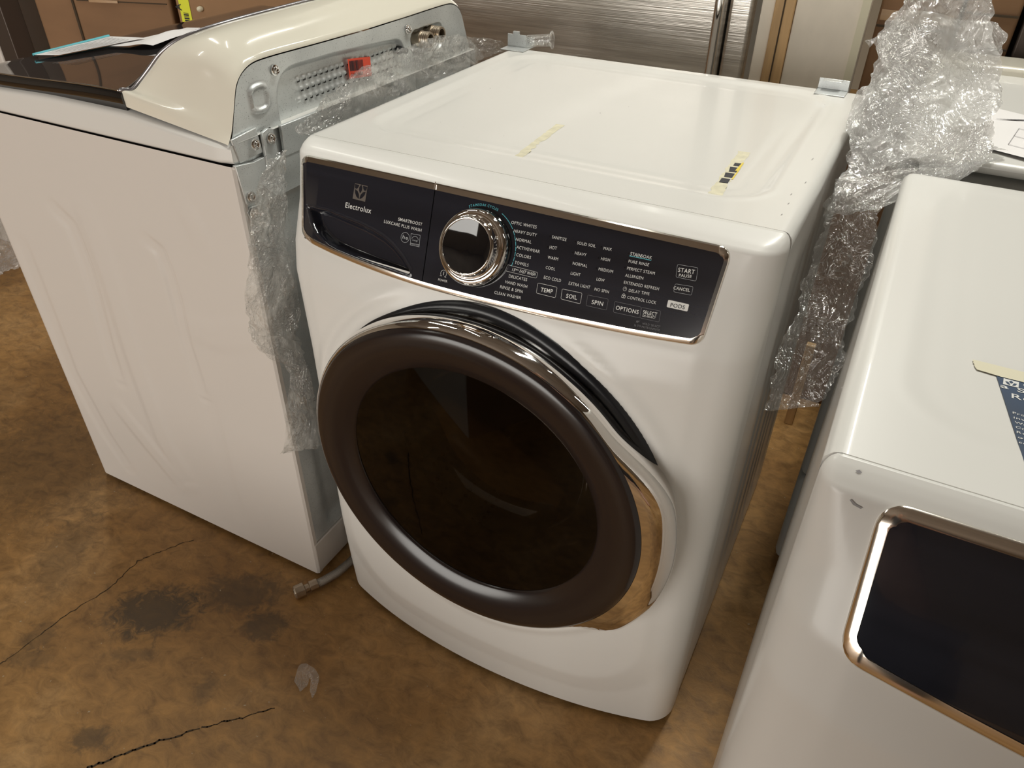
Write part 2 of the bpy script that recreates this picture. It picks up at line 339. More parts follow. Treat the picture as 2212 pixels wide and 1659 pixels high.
def pdist(p, poly):
    """(signed) distance to a closed 2-d polygon, positive inside"""
    x, y = p; d = 1e9; ins = False; n = len(poly)
    for i in range(n):
        ax, ay = poly[i]; bx, by = poly[(i+1) % n]; dx, dy = bx-ax, by-ay; L2 = dx*dx+dy*dy or 1e-12
        t = max(0, min(1, ((x-ax)*dx+(y-ay)*dy)/L2)); d = min(d, math.hypot(x-ax-t*dx, y-ay-t*dy))
        if (ay > y) != (by > y) and x < ax+(y-ay)/(by-ay)*dx: ins = not ins
    return d if ins else -d
def seg_dist(p, line):
    x, y = p; best = (1e9, 0)
    for i in range(len(line)-1):
        ax, ay = line[i]; bx, by = line[i+1]; dx, dy = bx-ax, by-ay; t = max(0, min(1, ((x-ax)*dx+(y-ay)*dy)/(dx*dx+dy*dy)))
        d = math.hypot(x-ax-t*dx, y-ay-t*dy)
        if d < best[0]: best = (d, (i+t)/(len(line)-1))
    return best

# text -> flat polygons (triangulated) in font units
_T = {}
def text_mesh(s, weight=0., shear=0.):
    k = (s, weight, shear)
    if k in _T: return _T[k]
    cu = bpy.data.curves.new('t', 'FONT'); cu.body = s; cu.offset = weight*.011; cu.space_character = 1.10; cu.resolution_u = 4; cu.shear = shear
    ob = bpy.data.objects.new('t', cu); COL.objects.link(ob)
    dg = bpy.context.evaluated_depsgraph_get(); dg.update()
    me = bpy.data.meshes.new_from_object(ob.evaluated_get(dg))
    vs = [(v.co.x, v.co.y) for v in me.vertices]; fs = [tuple(p.vertices) for p in me.polygons]
    bpy.data.objects.remove(ob); bpy.data.curves.remove(cu); bpy.data.meshes.remove(me)
    _T[k] = (vs, fs); return _T[k]
_cap = [None]
def cap_h():
    if _cap[0] is None: _cap[0] = max(v[1] for v in text_mesh('H')[0])
    return _cap[0]
def put_text(mb, s, fn, a, b, h, weight=0., shear=0.):
    """letters of string s between the baseline points a and b (2-d), cap height h, mapped to space by fn(u, v)"""
    vs, fs = text_mesh(s, weight, shear)
    if not vs: return
    x0 = min(v[0] for v in vs); x1 = max(v[0] for v in vs); ch = cap_h()
    ex, ey = b[0]-a[0], b[1]-a[1]; Ln = math.hypot(ex, ey); nx, ny = -ey/Ln, ex/Ln
    base = len(mb.v)
    for (x, y) in vs:
        t = (x-x0)/(x1-x0); q = y/ch*h
        mb.v.append(tuple(fn(a[0]+ex*t+nx*q, a[1]+ey*t+ny*q)))
    mb.f += [tuple(base+i for i in f) for f in fs]
def put_letters(mb, s, fn, posfn, size, weight=0.):
    """single letters of natural width along a path; posfn(d) -> (point, direction) at distance d"""
    d = 0
    for ch in s:
        if ch == ' ': d += size*.45; continue
        vs, fs = text_mesh(ch, weight); x0 = min(v[0] for v in vs); x1 = max(v[0] for v in vs); k = size/cap_h(); w = (x1-x0)*k
        a, t = posfn(d); b = (a[0]+t[0]*w, a[1]+t[1]*w); put_text(mb, ch, fn, a, b, size, weight); d += w+size*.24
    return d
def stroke(mb, pts, w, fn, closed=False, sub=1):
    P = list(pts)
    if closed: P = P+[P[0]]
    for (a, b) in zip(P, P[1:]):
        dx, dy = b[0]-a[0], b[1]-a[1]; L_ = math.hypot(dx, dy) or 1e-9; nx, ny = -dy/L_*w/2, dx/L_*w/2; ex, ey = dx/L_*w/2, dy/L_*w/2
        n = max(1, int(L_/sub)) if sub != 1 else 1
        for k in range(n):
            u0, u1 = k/n, (k+1)/n
            A = (a[0]-ex+(dx+2*ex)*u0, a[1]-ey+(dy+2*ey)*u0); B = (a[0]-ex+(dx+2*ex)*u1, a[1]-ey+(dy+2*ey)*u1)
            mb.poly([fn(A[0]+nx, A[1]+ny), fn(A[0]-nx, A[1]-ny), fn(B[0]-nx, B[1]-ny), fn(B[0]+nx, B[1]+ny)])
def arc_pts(cx, cy, r, a0, a1, n=20, ky=1.):
    return [(cx+r*math.cos(a0+(a1-a0)*i/n), cy+ky*r*math.sin(a0+(a1-a0)*i/n)) for i in range(n+1)]
def round_poly(P, rads, n=6):
    """closed polygon with rounded corners"""
    out = []; m = len(P)
    for i in range(m):
        a, b, c = Vector(P[i-1]), Vector(P[i]), Vector(P[(i+1) % m]); r = rads[i] if isinstance(rads, (list, tuple)) else rads
        if r <= 0: out.append(tuple(b)); continue
        u = (a-b); v = (c-b); r1 = min(r, u.length*.48, v.length*.48); p0 = b+u.normalized()*r1; p1 = b+v.normalized()*r1
        for k in range(n+1):
            t = k/n; out.append(tuple(p0*(1-t)**2+b*2*t*(1-t)+p1*t*t))
    return out

# ------------------------------------------------------------------ setting
mb = MB(); mb.poly([(-6, -5, 0), (6, -5, 0), (6, 5, 0), (-6, 5, 0)]); floor = struct(obj('floor', mb, 'concrete'))
mb = MB(); mb.box((-6, 4.5, 0), (6, 4.6, 3.6)); struct(obj('wall_back', mb, 'wall'))
mb = MB(); mb.box((-6.1, -5, 0), (-6, 4.6, 3.6)); struct(obj('wall_left', mb, 'wall'))
mb = MB(); mb.box((6, -5, 0), (6.1, 4.6, 3.6)); struct(obj('wall_right', mb, 'wall'))
mb = MB(); mb.box((-6.1, -5.1, 0), (6.1, -5, 3.6)); struct(obj('wall_front', mb, 'wall'))
mb = MB(); mb.box((-6.1, -5.1, 3.6), (6.1, 4.6, 3.7)); struct(obj('ceiling', mb, 'ceil'))
random.seed(4)
def crack(pts, w0):
    mb = MB(); P = []
    for (a, b) in zip(pts, pts[1:]):
        for k in range(10):
            t = k/10; P.append((a[0]+(b[0]-a[0])*t+random.uniform(-.0022, .0022), a[1]+(b[1]-a[1])*t+random.uniform(-.0022, .0022)))
    for (a, b) in zip(P, P[1:]):
        stroke(mb, [a, b], w0*random.uniform(.4, 1.4), lambda x, y: (x, y, .0006))
    o = obj('crack', mb, 'crack', floor); return o
crack([(-.80, -.55), (-.797, -.522), (-.79, -.414), (-.768, -.316), (-.775, -.24), (-.753, -.196), (-.715, -.136)], .0015)
crack([(-.50, -.61), (-.483, -.582), (-.431, -.514), (-.372, -.445)], .0030)
crack([(-.372, -.445), (-.330, -.405), (-.282, -.356)], .0022)

# ------------------------------------------------------------------ front-load machines
def outline_fn(pts):
    """left and right x extents of a convex outline at height z"""
    zs = [p[1] for p in pts]; z0, z1 = min(zs), max(zs)
    def ext(z):
        xs = []; n = len(pts)
        for i in range(n):
            (xa, za), (xb, zb) = pts[i], pts[(i+1) % n]
            if (za-z)*(zb-z) <= 0 and za != zb: xs.append(xa+(xb-xa)*(z-za)/(zb-za))
        return (min(xs), max(xs)) if xs else None
    return z0, z1, ext
def smooth_closed(pts, corner_idx, r, n=8): return round_poly(pts, [r if i in corner_idx else .012 for i in range(len(pts))], n)
def inset_toward(outer, dx, dtop, dbot, c=(0, .845)):
    out = []; n = len(outer)
    for i in range(n):
        a = Vector(outer[i-1]); b = Vector(outer[i]); d = Vector(outer[(i+1) % n])
        t = (d-a).normalized(); nn = Vector((-t.y, t.x))
        if (b+nn*.001-Vector(c)).length > (b-Vector(c)).length: nn = -nn
        k = dx*abs(nn.x)+(dtop if nn.y < 0 else dbot)*abs(nn.y); out.append(tuple(b+nn*k))
    return out
def panel_surface(mb, ext, z0, z1, lo, hi, P, off, nu=60, nv=60, disp=None, o=(0, 0, 0)):
    b = len(mb.v); rows = []
    for j in range(nv):
        t = j/(nv-1); z = z0+(z1-z0)*(.5-.5*math.cos(math.pi*t)); z = min(max(z, z0+1e-5), z1-1e-5)
        e = ext(z)
        if not e: continue
        xa, xb = max(e[0], lo(z)), min(e[1], hi(z))
        if xb-xa < 1e-4: continue
        rows.append((z, xa, xb))
    for (z, xa, xb) in rows:
        for i in range(nu):
            x = xa+(xb-xa)*i/(nu-1); d = disp(x, z) if disp else 0
            p = on(x, z, off+d, P); mb.v.append((p[0]+o[0], p[1]+o[1], p[2]+o[2]))
    for j in range(len(rows)-1):
        for i in range(nu-1): mb.f.append((b+j*nu+i, b+j*nu+i+1, b+(j+1)*nu+i+1, b+(j+1)*nu+i))
def ring_strip(mb, A, B, P, offA, offB, o, lip=.002):
    n = len(A)
    prof = [(A, offA-.003), (A, offA), ('m', offA+.0018), (B, offB+.0008), (B, offB-.003)]
    b = len(mb.v)
    for src, off in prof:
        for i in range(n):
            q = ((A[i][0]*.8+B[i][0]*.2), (A[i][1]*.8+B[i][1]*.2)) if src == 'm' else src[i]
            p = on(q[0], q[1], off, P); mb.v.append((p[0]+o[0], p[1]+o[1], p[2]+o[2]))
    for k in range(len(prof)-1):
        for i in range(n): mb.f.append((b+k*n+i, b+k*n+(i+1) % n, b+(k+1)*n+(i+1) % n, b+(k+1)*n+i))
def front_load_shell(root, o, P, hole=None, cuts=(), depth=.632, mat='white', grooves=True, nx=110, rec=1.):
    X = lambda p: (p[0]+o[0], p[1]+o[1], p[2]+o[2])
    # ---- front panel: wraps round both front corners, rolls back at the top
    LIP[0] = 1. if hole else 0.
    zs = [.012+i*(.885-.012)/125 for i in range(126)]+[.888, .891, .894, .897, .900, .9025, .905, .907, .909, .911, .9125, .914, .915]
    cols = []
    for k in range(2): cols.append(('s', -1, k))
    for k in range(8): cols.append(('x', -(HW-.035+.035*math.cos(math.pi/2*k/8))))
    for k in range(nx+1): cols.append(('x', -(HW-.035)+2*(HW-.035)*k/nx))
    for k in range(8): cols.append(('x', (HW-.035+.035*math.sin(math.pi/2*(k+1)/8))))
    for k in range(2): cols.append(('s', 1, 1-k))
    def W_(z): t = max(0, (z-.895)/.0201); return 1-.035*(1-math.sqrt(max(0, 1-min(1, t)**2)))
    def pt(i, j):
        z = zs[min(j, len(zs)-1)] if j < len(zs) else .903
        c = cols[i]; w = W_(z if j < len(zs) else .915)
        if j >= len(zs): return X(((c[1]*HW if c[0] == 's' else c[1])*w, .0, .903))
        if c[0] == 's': return X((c[1]*HW*w, (-.0008 if c[2] == 0 else front(HW, z, P)*.5-.0004), z))
        return X((c[1]*w, min(-.0012, front(c[1], z, P)), z))
    def skip(c):
        x, y, z = c[0]-o[0], c[1]-o[1], c[2]-o[2]
        if y > -.02: return False
        if hole and math.hypot(x-hole[0], z-hole[1]) < hole[2]: return True
        return any(a < x < b and c_ < z < d_ for (a, b, c_, d_) in cuts)
    mb = MB(); mb.grid(pt, len(cols), len(zs)+1, skip)
    obj('front_panel', mb, 'whitep', root, smooth=True); LIP[0] = 0.
    # ---- cabinet: sides and back, shallow upright ribs pressed into the right side
    mb = MB(); H = .903
    for s in (-1, 1):
        ny, nz = 90, 24
        def side(i, j, s=s):
            y = .0+depth*i/(ny-1); z = .03+(H-.03)*j/(nz-1); d = 0
            if grooves:
                e = ss(.05, .10, z)*(1-ss(.78, .84, z))
                for yc in (.20, .27, .36, .43, .50): d -= .0035*e*math.exp(-((y-yc)/.011)**2)
                d -= .004*ss(.10, .14, y)*(1-ss(.56, .60, y))*e
            return X((s*(HW+d), y, z))
        mb.grid(side, ny, nz)
    mb.poly([X((-HW, depth, .03)), X((HW, depth, .03)), X((HW, depth, H)), X((-HW, depth, H))]); mb.poly([X((-HW, 0, .03)), X((HW, 0, .03)), X((HW, depth, .03)), X((-HW, depth, .03))])
    obj('cabinet', mb, mat, root, smooth=True, angle=35)
    # ---- top panel with the wide shallow recess
    mb = MB(); nx_, ny_ = 130, 120
    def sd(x, y, cx=-.003, cy=.333, hx=.288, hy=.262, r=.055):
        qx, qy = abs(x-cx)-hx+r, abs(y-cy)-hy+r
        return math.hypot(max(qx, 0), max(qy, 0))+min(max(qx, qy), 0)-r
    def top(i, j):
        def m(t, L_):  # denser at the rims
            return L_*(t+.0*t)
        ex = (i-2)/(nx_-5); ey = (j-1)/(ny_-4); x = -HW+2*HW*max(0, min(1, ex)); y = depth*max(0, min(1, ey))
        z = TOPZ; dx = HW-abs(x); z -= .008*(1-min(1, dx/.010))**2; dy = depth-y; z -= .003*(1-min(1, dy/.006))**2
        d = sd(x, y); z -= rec*(.0040*ss(.010, -.006, d)-.0010*math.exp(-((d-.012)/.005)**2)+.0010*math.exp(-((d+.030)/.006)**2))
        if i in (0, nx_-1) or j == ny_-1 or j == 0: z = TOPZ-.022; 
        if i == 0 or i == nx_-1: x *= 1.001
        if j == 0: y = .0006
        return X((x, y, z))
    mb.grid(top, nx_, ny_)
    obj('top_panel', mb, mat, root, smooth=True, angle=60)
    for sx in (-1, 1):
        for y in (.06, depth-.06):
            f = MB(); f.lathe(X((sx*(HW-.06), y, 0)), (0, 0, 1), [(.022, 0), (.024, .008), (.012, .010), (.012, .03)], 16, True, True); obj('foot', f, 'black', root)

ZC = (0., .494)
def build_door(root, o):
    X = lambda p: (p[0]+o[0], p[1]+o[1], p[2]+o[2])
    cx, cz = ZC
    d = thing_part('door', root)
    def hw(th):   # handle swell, th in degrees
        return ss(-52, -34, th)*(1-ss(14, 42, th))
    N_ = 180
    def rp(k, r, y):   # point on ring
        a = 2*math.pi*k/N_; x = cx+r*math.cos(a); z = cz+r*math.sin(a); return X((x, y+.0607*x*x, z))
    def th(k):
        a = 360*k/N_; return a if a < 180 else a-360
    # black gasket lip between body and door
    mb = MB(); prof = [(.2885, -.100), (.2880, -.106), (.270, -.104), (.255, -.100)]
    def gp(k, j):
        r, y = prof[j]; a = 2*math.pi*k/N_; r -= .0125*(1-ss(-35, 0, th(k))*(1-ss(85, 125, th(k)))) if j < 2 else 0; x = cx+r*math.cos(a); z = cz+r*math.sin(a)
        yb = front(x, z) ; return X((x, yb-(-.003, .0048, .0035, -.02)[j], z))
    mb.grid(gp, N_, 4, closed=True); obj('door_surround', mb, 'blacks', root, smooth=True)
    # chrome ring, swelling into the pull handle at the right
    prof = [(.262, -.100), (.268, -.112), (.2745, -.128), (.2765, -.142), (.2745, -.151), (.2715, -.1565), (.2690, -.1580)]
    hand = [(.292, -.102), (.305, -.122), (.3100, -.1395), (.3086, -.1470), (.3010, -.1525), (.2790, -.1562), (.2690, -.1580)]
    mb = MB()
    def cp(k, j):
        w = hw(th(k)); r = prof[j][0]*(1-w)+hand[j][0]*w; y = prof[j][1]*(1-w)+hand[j][1]*w
        if j == 0: y += .012
        return rp(k, r, y)
    mb.grid(cp, N_, 7, closed=True); ring = obj('door_ring', mb, 'chrome', d, smooth=True); lab(ring, 'chrome door ring swelling into a pull handle')
    # dark glossy bezel
    pr = [(.2690, -.1570), (.2675, -.1600), (.262, -.1632), (.252, -.1650), (.240, -.1645), (.228, -.1615), (.216, -.1560), (.209, -.1515), (.205, -.1490), (.203, -.1470), (.200, -.1400)]
    mb = MB(); mb.grid(lambda k, j: rp(k, pr[j][0], pr[j][1]), N_, len(pr), closed=True); obj('door_bezel', mb, 'plum', d, smooth=True)
    # window pane, slightly domed
    mb = MB(); R_ = [.2035, .18, .15, .12, .09, .06, .03, .001]
    mb.grid(lambda k, j: rp(k, R_[j], -.1455-.0045*(1-(R_[j]/.2035)**2)), N_, len(R_), closed=True); obj('window_pane', mb, 'glass', d, smooth=True)
    # glass bowl behind the pane
    pb = [(.201, -.140), (.198, -.120), (.185, -.105), (.176, -.080), (.165, -.050), (.150, -.030), (.120, -.022), (.06, -.018), (.001, -.017)]
    mb = MB(); mb.grid(lambda k, j: rp(k, *pb[j]), 96, len(pb), closed=True)
    N2 = N_
    mb = MB(); mb.grid(lambda k, j: rp(k*N_/96, *pb[j]), 96, len(pb), closed=True); obj('glass_bowl', mb, 'bowl', d, smooth=True)
    # gasket, drum
    pg = [(.262, -.098), (.262, -.070), (.225, -.060), (.212, -.045), (.215, -.030), (.235, -.020)]
    mb = MB(); mb.grid(lambda k, j: rp(k*N_/96, *pg[j]), 96, len(pg), closed=True); obj('rubber_gasket', mb, 'black', root, smooth=True)
    mb = MB(); mb.lathe(X((cx, -.02, cz)), (0, 1, 0), [(.235, 0), (.255, .02), (.255, .40), (.20, .43), (.04, .435), (.001, .45)], 72)
    obj('drum', mb, MAT['drum'], root, smooth=True)
    mb = MB()
    for a in (90, 210, 330):
        r0 = math.radians(a); p = []
        for t, w in ((0, .0), (.1, .035), (.9, .045), (1, 0)): p.append((t, w))
        c_ = (math.cos(r0), math.sin(r0)); tn = (-c_[1], c_[0])
        for (y0, w0), (y1, w1) in zip(p, p[1:]):
            pass
        def vane(i, j, c_=c_, tn=tn):
            t = j/8; u = (i/6-.5)*2; h = .055*(1-u*u)*math.sin(math.pi*max(.02, min(.98, t)))**.5; r = .253-h
            return X((cx+c_[0]*r+tn[0]*u*.045, .02+.34*t, cz+c_[1]*r+tn[1]*u*.045))
        v = MB(); v.grid(vane, 7, 9); obj('drum_vane', v, 'steel_dull', root, smooth=True)
    return d
def thing_part(name, parent):
    o = bpy.data.objects.new(name, None); COL.objects.link(o); o.parent = parent; o.empty_display_size = .1; return o
def drum_mat():
    m, nt, N, L, b = new_mat('perforated_drum'); b.inputs['Metallic'].default_value = 1; b.inputs['Roughness'].default_value = .35
    tc = N.new('ShaderNodeTexCoord'); vo = N.new('ShaderNodeTexVoronoi'); vo.inputs['Scale'].default_value = 60; vo.inputs['Randomness'].default_value = 0
    L.new(tc.outputs['Object'], vo.inputs['Vector']); r = N.new('ShaderNodeValToRGB'); r.color_ramp.elements[0].position = .22; r.color_ramp.elements[1].position = .3
    r.color_ramp.elements[0].color = (.01, .01, .01, 1); r.color_ramp.elements[1].color = (.33, .32, .31, 1); L.new(vo.outputs['Distance'], r.inputs[0]); L.new(r.outputs[0], b.inputs['Base Color']); return m
MAT['drum'] = drum_mat()

# ---- the washing machine in the middle
washer = thing('washing_machine', 'white front-load washing machine with round dark door and navy control panel, in the middle', 'washing machine')
OUT = round_poly([(-.3229, .9005), (.2885, .9005), (.2825, .7955), (.221, .7908), (.15, .7876), (.09, .7850), (.03, .7830), (-.0259, .7815), (-.0878, .7808), (-.14, .7815), (-.1921, .7840), (-.24, .7872), (-.2784, .7912), (-.3075, .7965)],
                 [.016, .016, .014]+[.03]*10+[.012], 8)
INN = inset_toward(OUT, .0048, .0072, .0066)
front_load_shell(washer, (0, 0, 0), PROF_C, hole=(0, .494, .250), cuts=[(-.300, -.106, .795, .845)])
DIV = lambda z: -.0978+(.8991-z)/.1191*.0093
z0, z1, ext = outline_fn(INN)
HANDLE = [(-0.2995, 0.8362), (-0.2897, 0.838), (-0.2634, 0.8389), (-0.2378, 0.8365), (-0.2055, 0.8337), (-0.1842, 0.8307), (-0.1628, 0.8261), (-0.1461, 0.8197), (-0.1288, 0.8099), (-0.1114, 0.7966), (-0.1099, 0.7926), (-0.1137, 0.79), (-0.1406, 0.7914), (-0.1749, 0.792), (-0.2105, 0.7937), (-0.2382, 0.796), (-0.2574, 0.7996), (-0.2739, 0.8071), (-0.2878, 0.8184)]
def scoop(x, z):
    d = pdist((x, z), HANDLE)
    if d < -.004: return 0
    # a scooped finger pull: deepest along its lower left edge, fading out to the upper right
    t = ss(-.0015, .007, d); k = .35+.65*ss(.05, -.02, (x+.20)*.45+(z-.815)*.9)
    return -.016*t*k+.0012*math.exp(-(d/.0022)**2)
mb = MB(); panel_surface(mb, ext, z0, z1, lambda z: -9, lambda z: DIV(z)-.0007, PROF_C, .0022, 130, 110, scoop)
drawer = obj('detergent_drawer', mb, 'navy', washer, smooth=True); lab(drawer, 'navy detergent drawer front with a scooped finger pull')
mb = MB(); panel_surface(mb, ext, z0, z1, lambda z: DIV(z)+.0007, lambda z: 9, PROF_C, .0022, 90, 60)
cpanel = obj('control_panel', mb, 'navy', washer, smooth=True)
mb = MB(); ring_strip(mb, OUT, INN, PROF_C, .0008, .0022, (0, 0, 0)); bez = obj('panel_frame', mb, 'bezel', washer, smooth=True, angle=50)
mb = MB(); stroke(mb, [(DIV(.8998), .8998), (DIV(.8945), .8945)], .0014, lambda x, z: on(x, z, .0046)); obj('frame_joint', mb, 'chrome', bez)
mb = MB(); panel_surface(mb, ext, z0, z1, lambda z: -9, lambda z: 9, PROF_C, .0004, 60, 40, lambda x, z: -.022 if pdist((x, z), HANDLE) > -.012 else 0); obj('panel_backing', mb, 'black', washer)
SF = lambda off: (lambda x, z: on(x, z, off))
# printing on the panel
TEXTS = [
    ('OPTIC WHITES', (0.0192, 0.8757), (0.0537, 0.8766), 0.0035, 0, 'white'),
    ('HEAVY DUTY', (0.025, 0.8674), (0.0563, 0.8684), 0.0034, 0, 'white'),
    ('NORMAL', (0.0304, 0.8591), (0.0515, 0.8598), 0.0035, 0, 'white'),
    ('ACTIVEWEAR', (0.0335, 0.851), (0.0651, 0.8518), 0.0035, 0, 'white'),
    ('COLORS', (0.0355, 0.8429), (0.0554, 0.8434), 0.0035, 0, 'white'),
    ('TOWELS', (0.0356, 0.8343), (0.0546, 0.8347), 0.0035, 0, 'white'),
    ('DELICATES', (0.032, 0.8182), (0.0571, 0.819), 0.0035, 0, 'white'),
    ('HAND WASH', (0.0291, 0.8111), (0.0594, 0.8118), 0.0035, 0, 'white'),
    ('RINSE & SPIN', (0.0237, 0.8042), (0.055, 0.805), 0.0036, 0, 'white'),
    ('CLEAN WASHER', (0.0176, 0.7965), (0.0546, 0.798), 0.0035, 0, 'white'),
    ('SANITIZE', (0.0765, 0.8704), (0.0954, 0.8708), 0.0034, 0, 'white'),
    ('HOT', (0.0765, 0.859), (0.086, 0.8596), 0.0035, 0, 'white'),
    ('WARM', (0.077, 0.8482), (0.0907, 0.8488), 0.0034, 0, 'white'),
    ('COOL', (0.0776, 0.8371), (0.09, 0.8375), 0.0034, 0, 'white'),
    ('ECO COLD', (0.0781, 0.8263), (0.1007, 0.827), 0.0035, 0, 'white'),
    ('SOLID SOIL', (0.1098, 0.8704), (0.1332, 0.8712), 0.0032, 0, 'white'),
    ('HEAVY', (0.11, 0.8594), (0.1245, 0.86), 0.0034, 0, 'white'),
    ('NORMAL', (0.1102, 0.8483), (0.1289, 0.8488), 0.0034, 0, 'white'),
    ('LIGHT', (0.1107, 0.8375), (0.1231, 0.838), 0.0034, 0, 'white'),
    ('EXTRA LIGHT', (0.1113, 0.8265), (0.1386, 0.8275), 0.0035, 0, 'white'),
    ('MAX', (0.1434, 0.871), (0.1535, 0.8715), 0.0032, 0, 'white'),
    ('HIGH', (0.1434, 0.8598), (0.1545, 0.8603), 0.0033, 0, 'white'),
    ('MEDIUM', (0.1436, 0.8488), (0.1615, 0.8493), 0.0033, 0, 'white'),
    ('LOW', (0.1441, 0.8379), (0.154, 0.8383), 0.0033, 0, 'white'),
    ('NO SPIN', (0.1446, 0.8271), (0.1625, 0.8276), 0.0033, 0, 'white'),
    ('PURE RINSE', (0.1768, 0.8638), (0.2014, 0.8647), 0.0032, 0, 'white'),
    ('PERFECT STEAM', (0.1771, 0.8563), (0.2104, 0.8575), 0.0033, 0, 'white'),
    ('ALLERGEN', (0.177, 0.8488), (0.1987, 0.8499), 0.0032, 0, 'white'),
    ('EXTENDED REFRESH', (0.1775, 0.8413), (0.2196, 0.8428), 0.0033, 0, 'white'),
    ('DELAY TIME', (0.1856, 0.8342), (0.2103, 0.8355), 0.0033, 0, 'white'),
    ('CONTROL LOCK', (0.1859, 0.8269), (0.2205, 0.8281), 0.0033, 0, 'white'),
    ('STAIN', (0.1766, 0.8714), (0.1896, 0.8717), 0.0037, 1, 'white'),
    ('SOAK', (0.1898, 0.8718), (0.2027, 0.8723), 0.0035, 0, 'white'),
    ('START', (0.2357, 0.8659), (0.2545, 0.8673), 0.0046, 1, 'white'),
    ('PAUSE', (0.238, 0.8613), (0.2524, 0.8628), 0.0033, 0.5, 'white'),
    ('CANCEL', (0.2357, 0.8474), (0.2544, 0.8486), 0.0035, 0.7, 'white'),
    ('PODS', (0.2372, 0.8292), (0.2538, 0.8299), 0.0042, 0.5, 'dark'),
    ('TEMP', (0.0779, 0.8119), (0.0937, 0.8129), 0.0047, 1, 'white'),
    ('SOIL', (0.1119, 0.8122), (0.1257, 0.8129), 0.0047, 1, 'white'),
    ('SPIN', (0.145, 0.8125), (0.1592, 0.8132), 0.0046, 1, 'white'),
    ('OPTIONS', (0.1755, 0.8129), (0.2033, 0.8136), 0.0045, 0.8, 'white'),
    ('SELECT', (0.2083, 0.8155), (0.225, 0.8163), 0.0038, 0.8, 'white'),
    ('DE-SELECT', (0.2088, 0.8123), (0.2243, 0.8132), 0.0024, 0.5, 'white'),
    ("HOLD 'SELECT'", (0.2111, 0.8042), (0.232, 0.805), 0.0023, 0, 'dim'),
    ('3s TO MUTE/UNMUTE', (0.2018, 0.8004), (0.2324, 0.8014), 0.0023, 0, 'dim'),
    ('15', (0.0343, 0.826), (0.0389, 0.8263), 0.0036, 0.6, 'white'),
    ('MIN', (0.0387, 0.8277), (0.0433, 0.8278), 0.0015, 0.4, 'white'),
    ('FAST WASH', (0.0446, 0.8263), (0.0667, 0.8268), 0.0036, 0.6, 'white'),
    ('Electrolux', (-0.2325, 0.8489), (-0.1886, 0.8495), 0.0068, 0.9, 'white'),
    ('SMART', (-0.1438, 0.8494), (-0.1252, 0.8498), 0.0038, 1, 'white'),
    ('BOOST', (-0.1248, 0.8498), (-0.1058, 0.8502), 0.0037, 0.1, 'white'),
    ('LUX', (-0.1652, 0.8427), (-0.1544, 0.8428), 0.0038, 1, 'white'),
    ('CARE PLUS WASH', (-0.1539, 0.8428), (-0.1052, 0.8432), 0.0038, 0.1, 'white'),
    ('he', (-0.132, 0.8303), (-0.1232, 0.8301), 0.0047, 0.6, 'grey'),
    ('POWER', (-0.0655, 0.7939), (-0.0518, 0.7944), 0.0027, 0.4, 'white'),
]
groups = {'white': MB(), 'dim': MB(), 'grey': MB(), 'dark': MB()}
drawerset = {'Electrolux', 'SMART', 'BOOST', 'LUX', 'CARE PLUS WASH', 'he'}
gd = {'white': MB(), 'grey': MB()}
for (s_, a, b, h, w, c) in TEXTS:
    tgt = (gd if s_ in drawerset else groups)[c]
    put_text(tgt, s_, SF(.0030 if c == 'dark' else .0026), a, b, h*.93, w, .25 if s_ in ('15', 'MIN', 'FAST WASH') else 0)
g = groups['white']; G_ = groups['grey']
def rbox(P, w, r=.0016, mbx=g, skipseg=None):
    q = round_poly(P, r, 4); stroke(mbx, q, w, SF(.0026), closed=True)
BOX_TEMP = [(0.072, 0.8203), (0.0978, 0.8208), (0.0987, 0.8092), (0.073, 0.8091)]
BOX_SOIL = [(0.1047, 0.8204), (0.1306, 0.8212), (0.1314, 0.8095), (0.106, 0.8095)]
BOX_SPIN = [(0.1379, 0.8207), (0.164, 0.8217), (0.165, 0.8098), (0.1391, 0.8093)]
BOX_OPT = [(0.1721, 0.8209), (0.2047, 0.8217), (0.2063, 0.8103), (0.1737, 0.8094)]
BOX_SEL = [(0.2051, 0.8214), (0.228, 0.8224), (0.2293, 0.8107), (0.2063, 0.8103)]
BOX_START = [(0.2332, 0.8732), (0.2568, 0.8744), (0.2583, 0.8607), (0.235, 0.8602)]
BOX_CANCEL = [(0.2363, 0.8533), (0.2569, 0.8546), (0.2573, 0.8456), (0.2367, 0.8449)]
BOX_PODS = [(0.2332, 0.8357), (0.2576, 0.836), (0.2578, 0.8283), (0.2333, 0.8279)]
BOX_FAST = [(0.0268, 0.8314), (0.0688, 0.8312), (0.0688, 0.8247), (0.0256, 0.8242)]
LINE_STAIN = [(0.1764, 0.8707), (0.2022, 0.8712)]
rbox(BOX_TEMP, .00035); rbox(BOX_SOIL, .00035)
rbox(BOX_SPIN, .0003, mbx=groups['dim']); rbox(BOX_OPT, .0003, mbx=groups['dim']); rbox(BOX_SEL, .0003, mbx=groups['dim'])
rbox(BOX_START, .0003, mbx=G_); rbox(BOX_CANCEL, .0003, mbx=groups['grey']); rbox(BOX_FAST, .0003)
groups['white'].poly([on(x, z, .0027) for (x, z) in round_poly(BOX_PODS, .0014, 4)])
mbt = MB(); stroke(mbt, LINE_STAIN, .0006, SF(.0026))
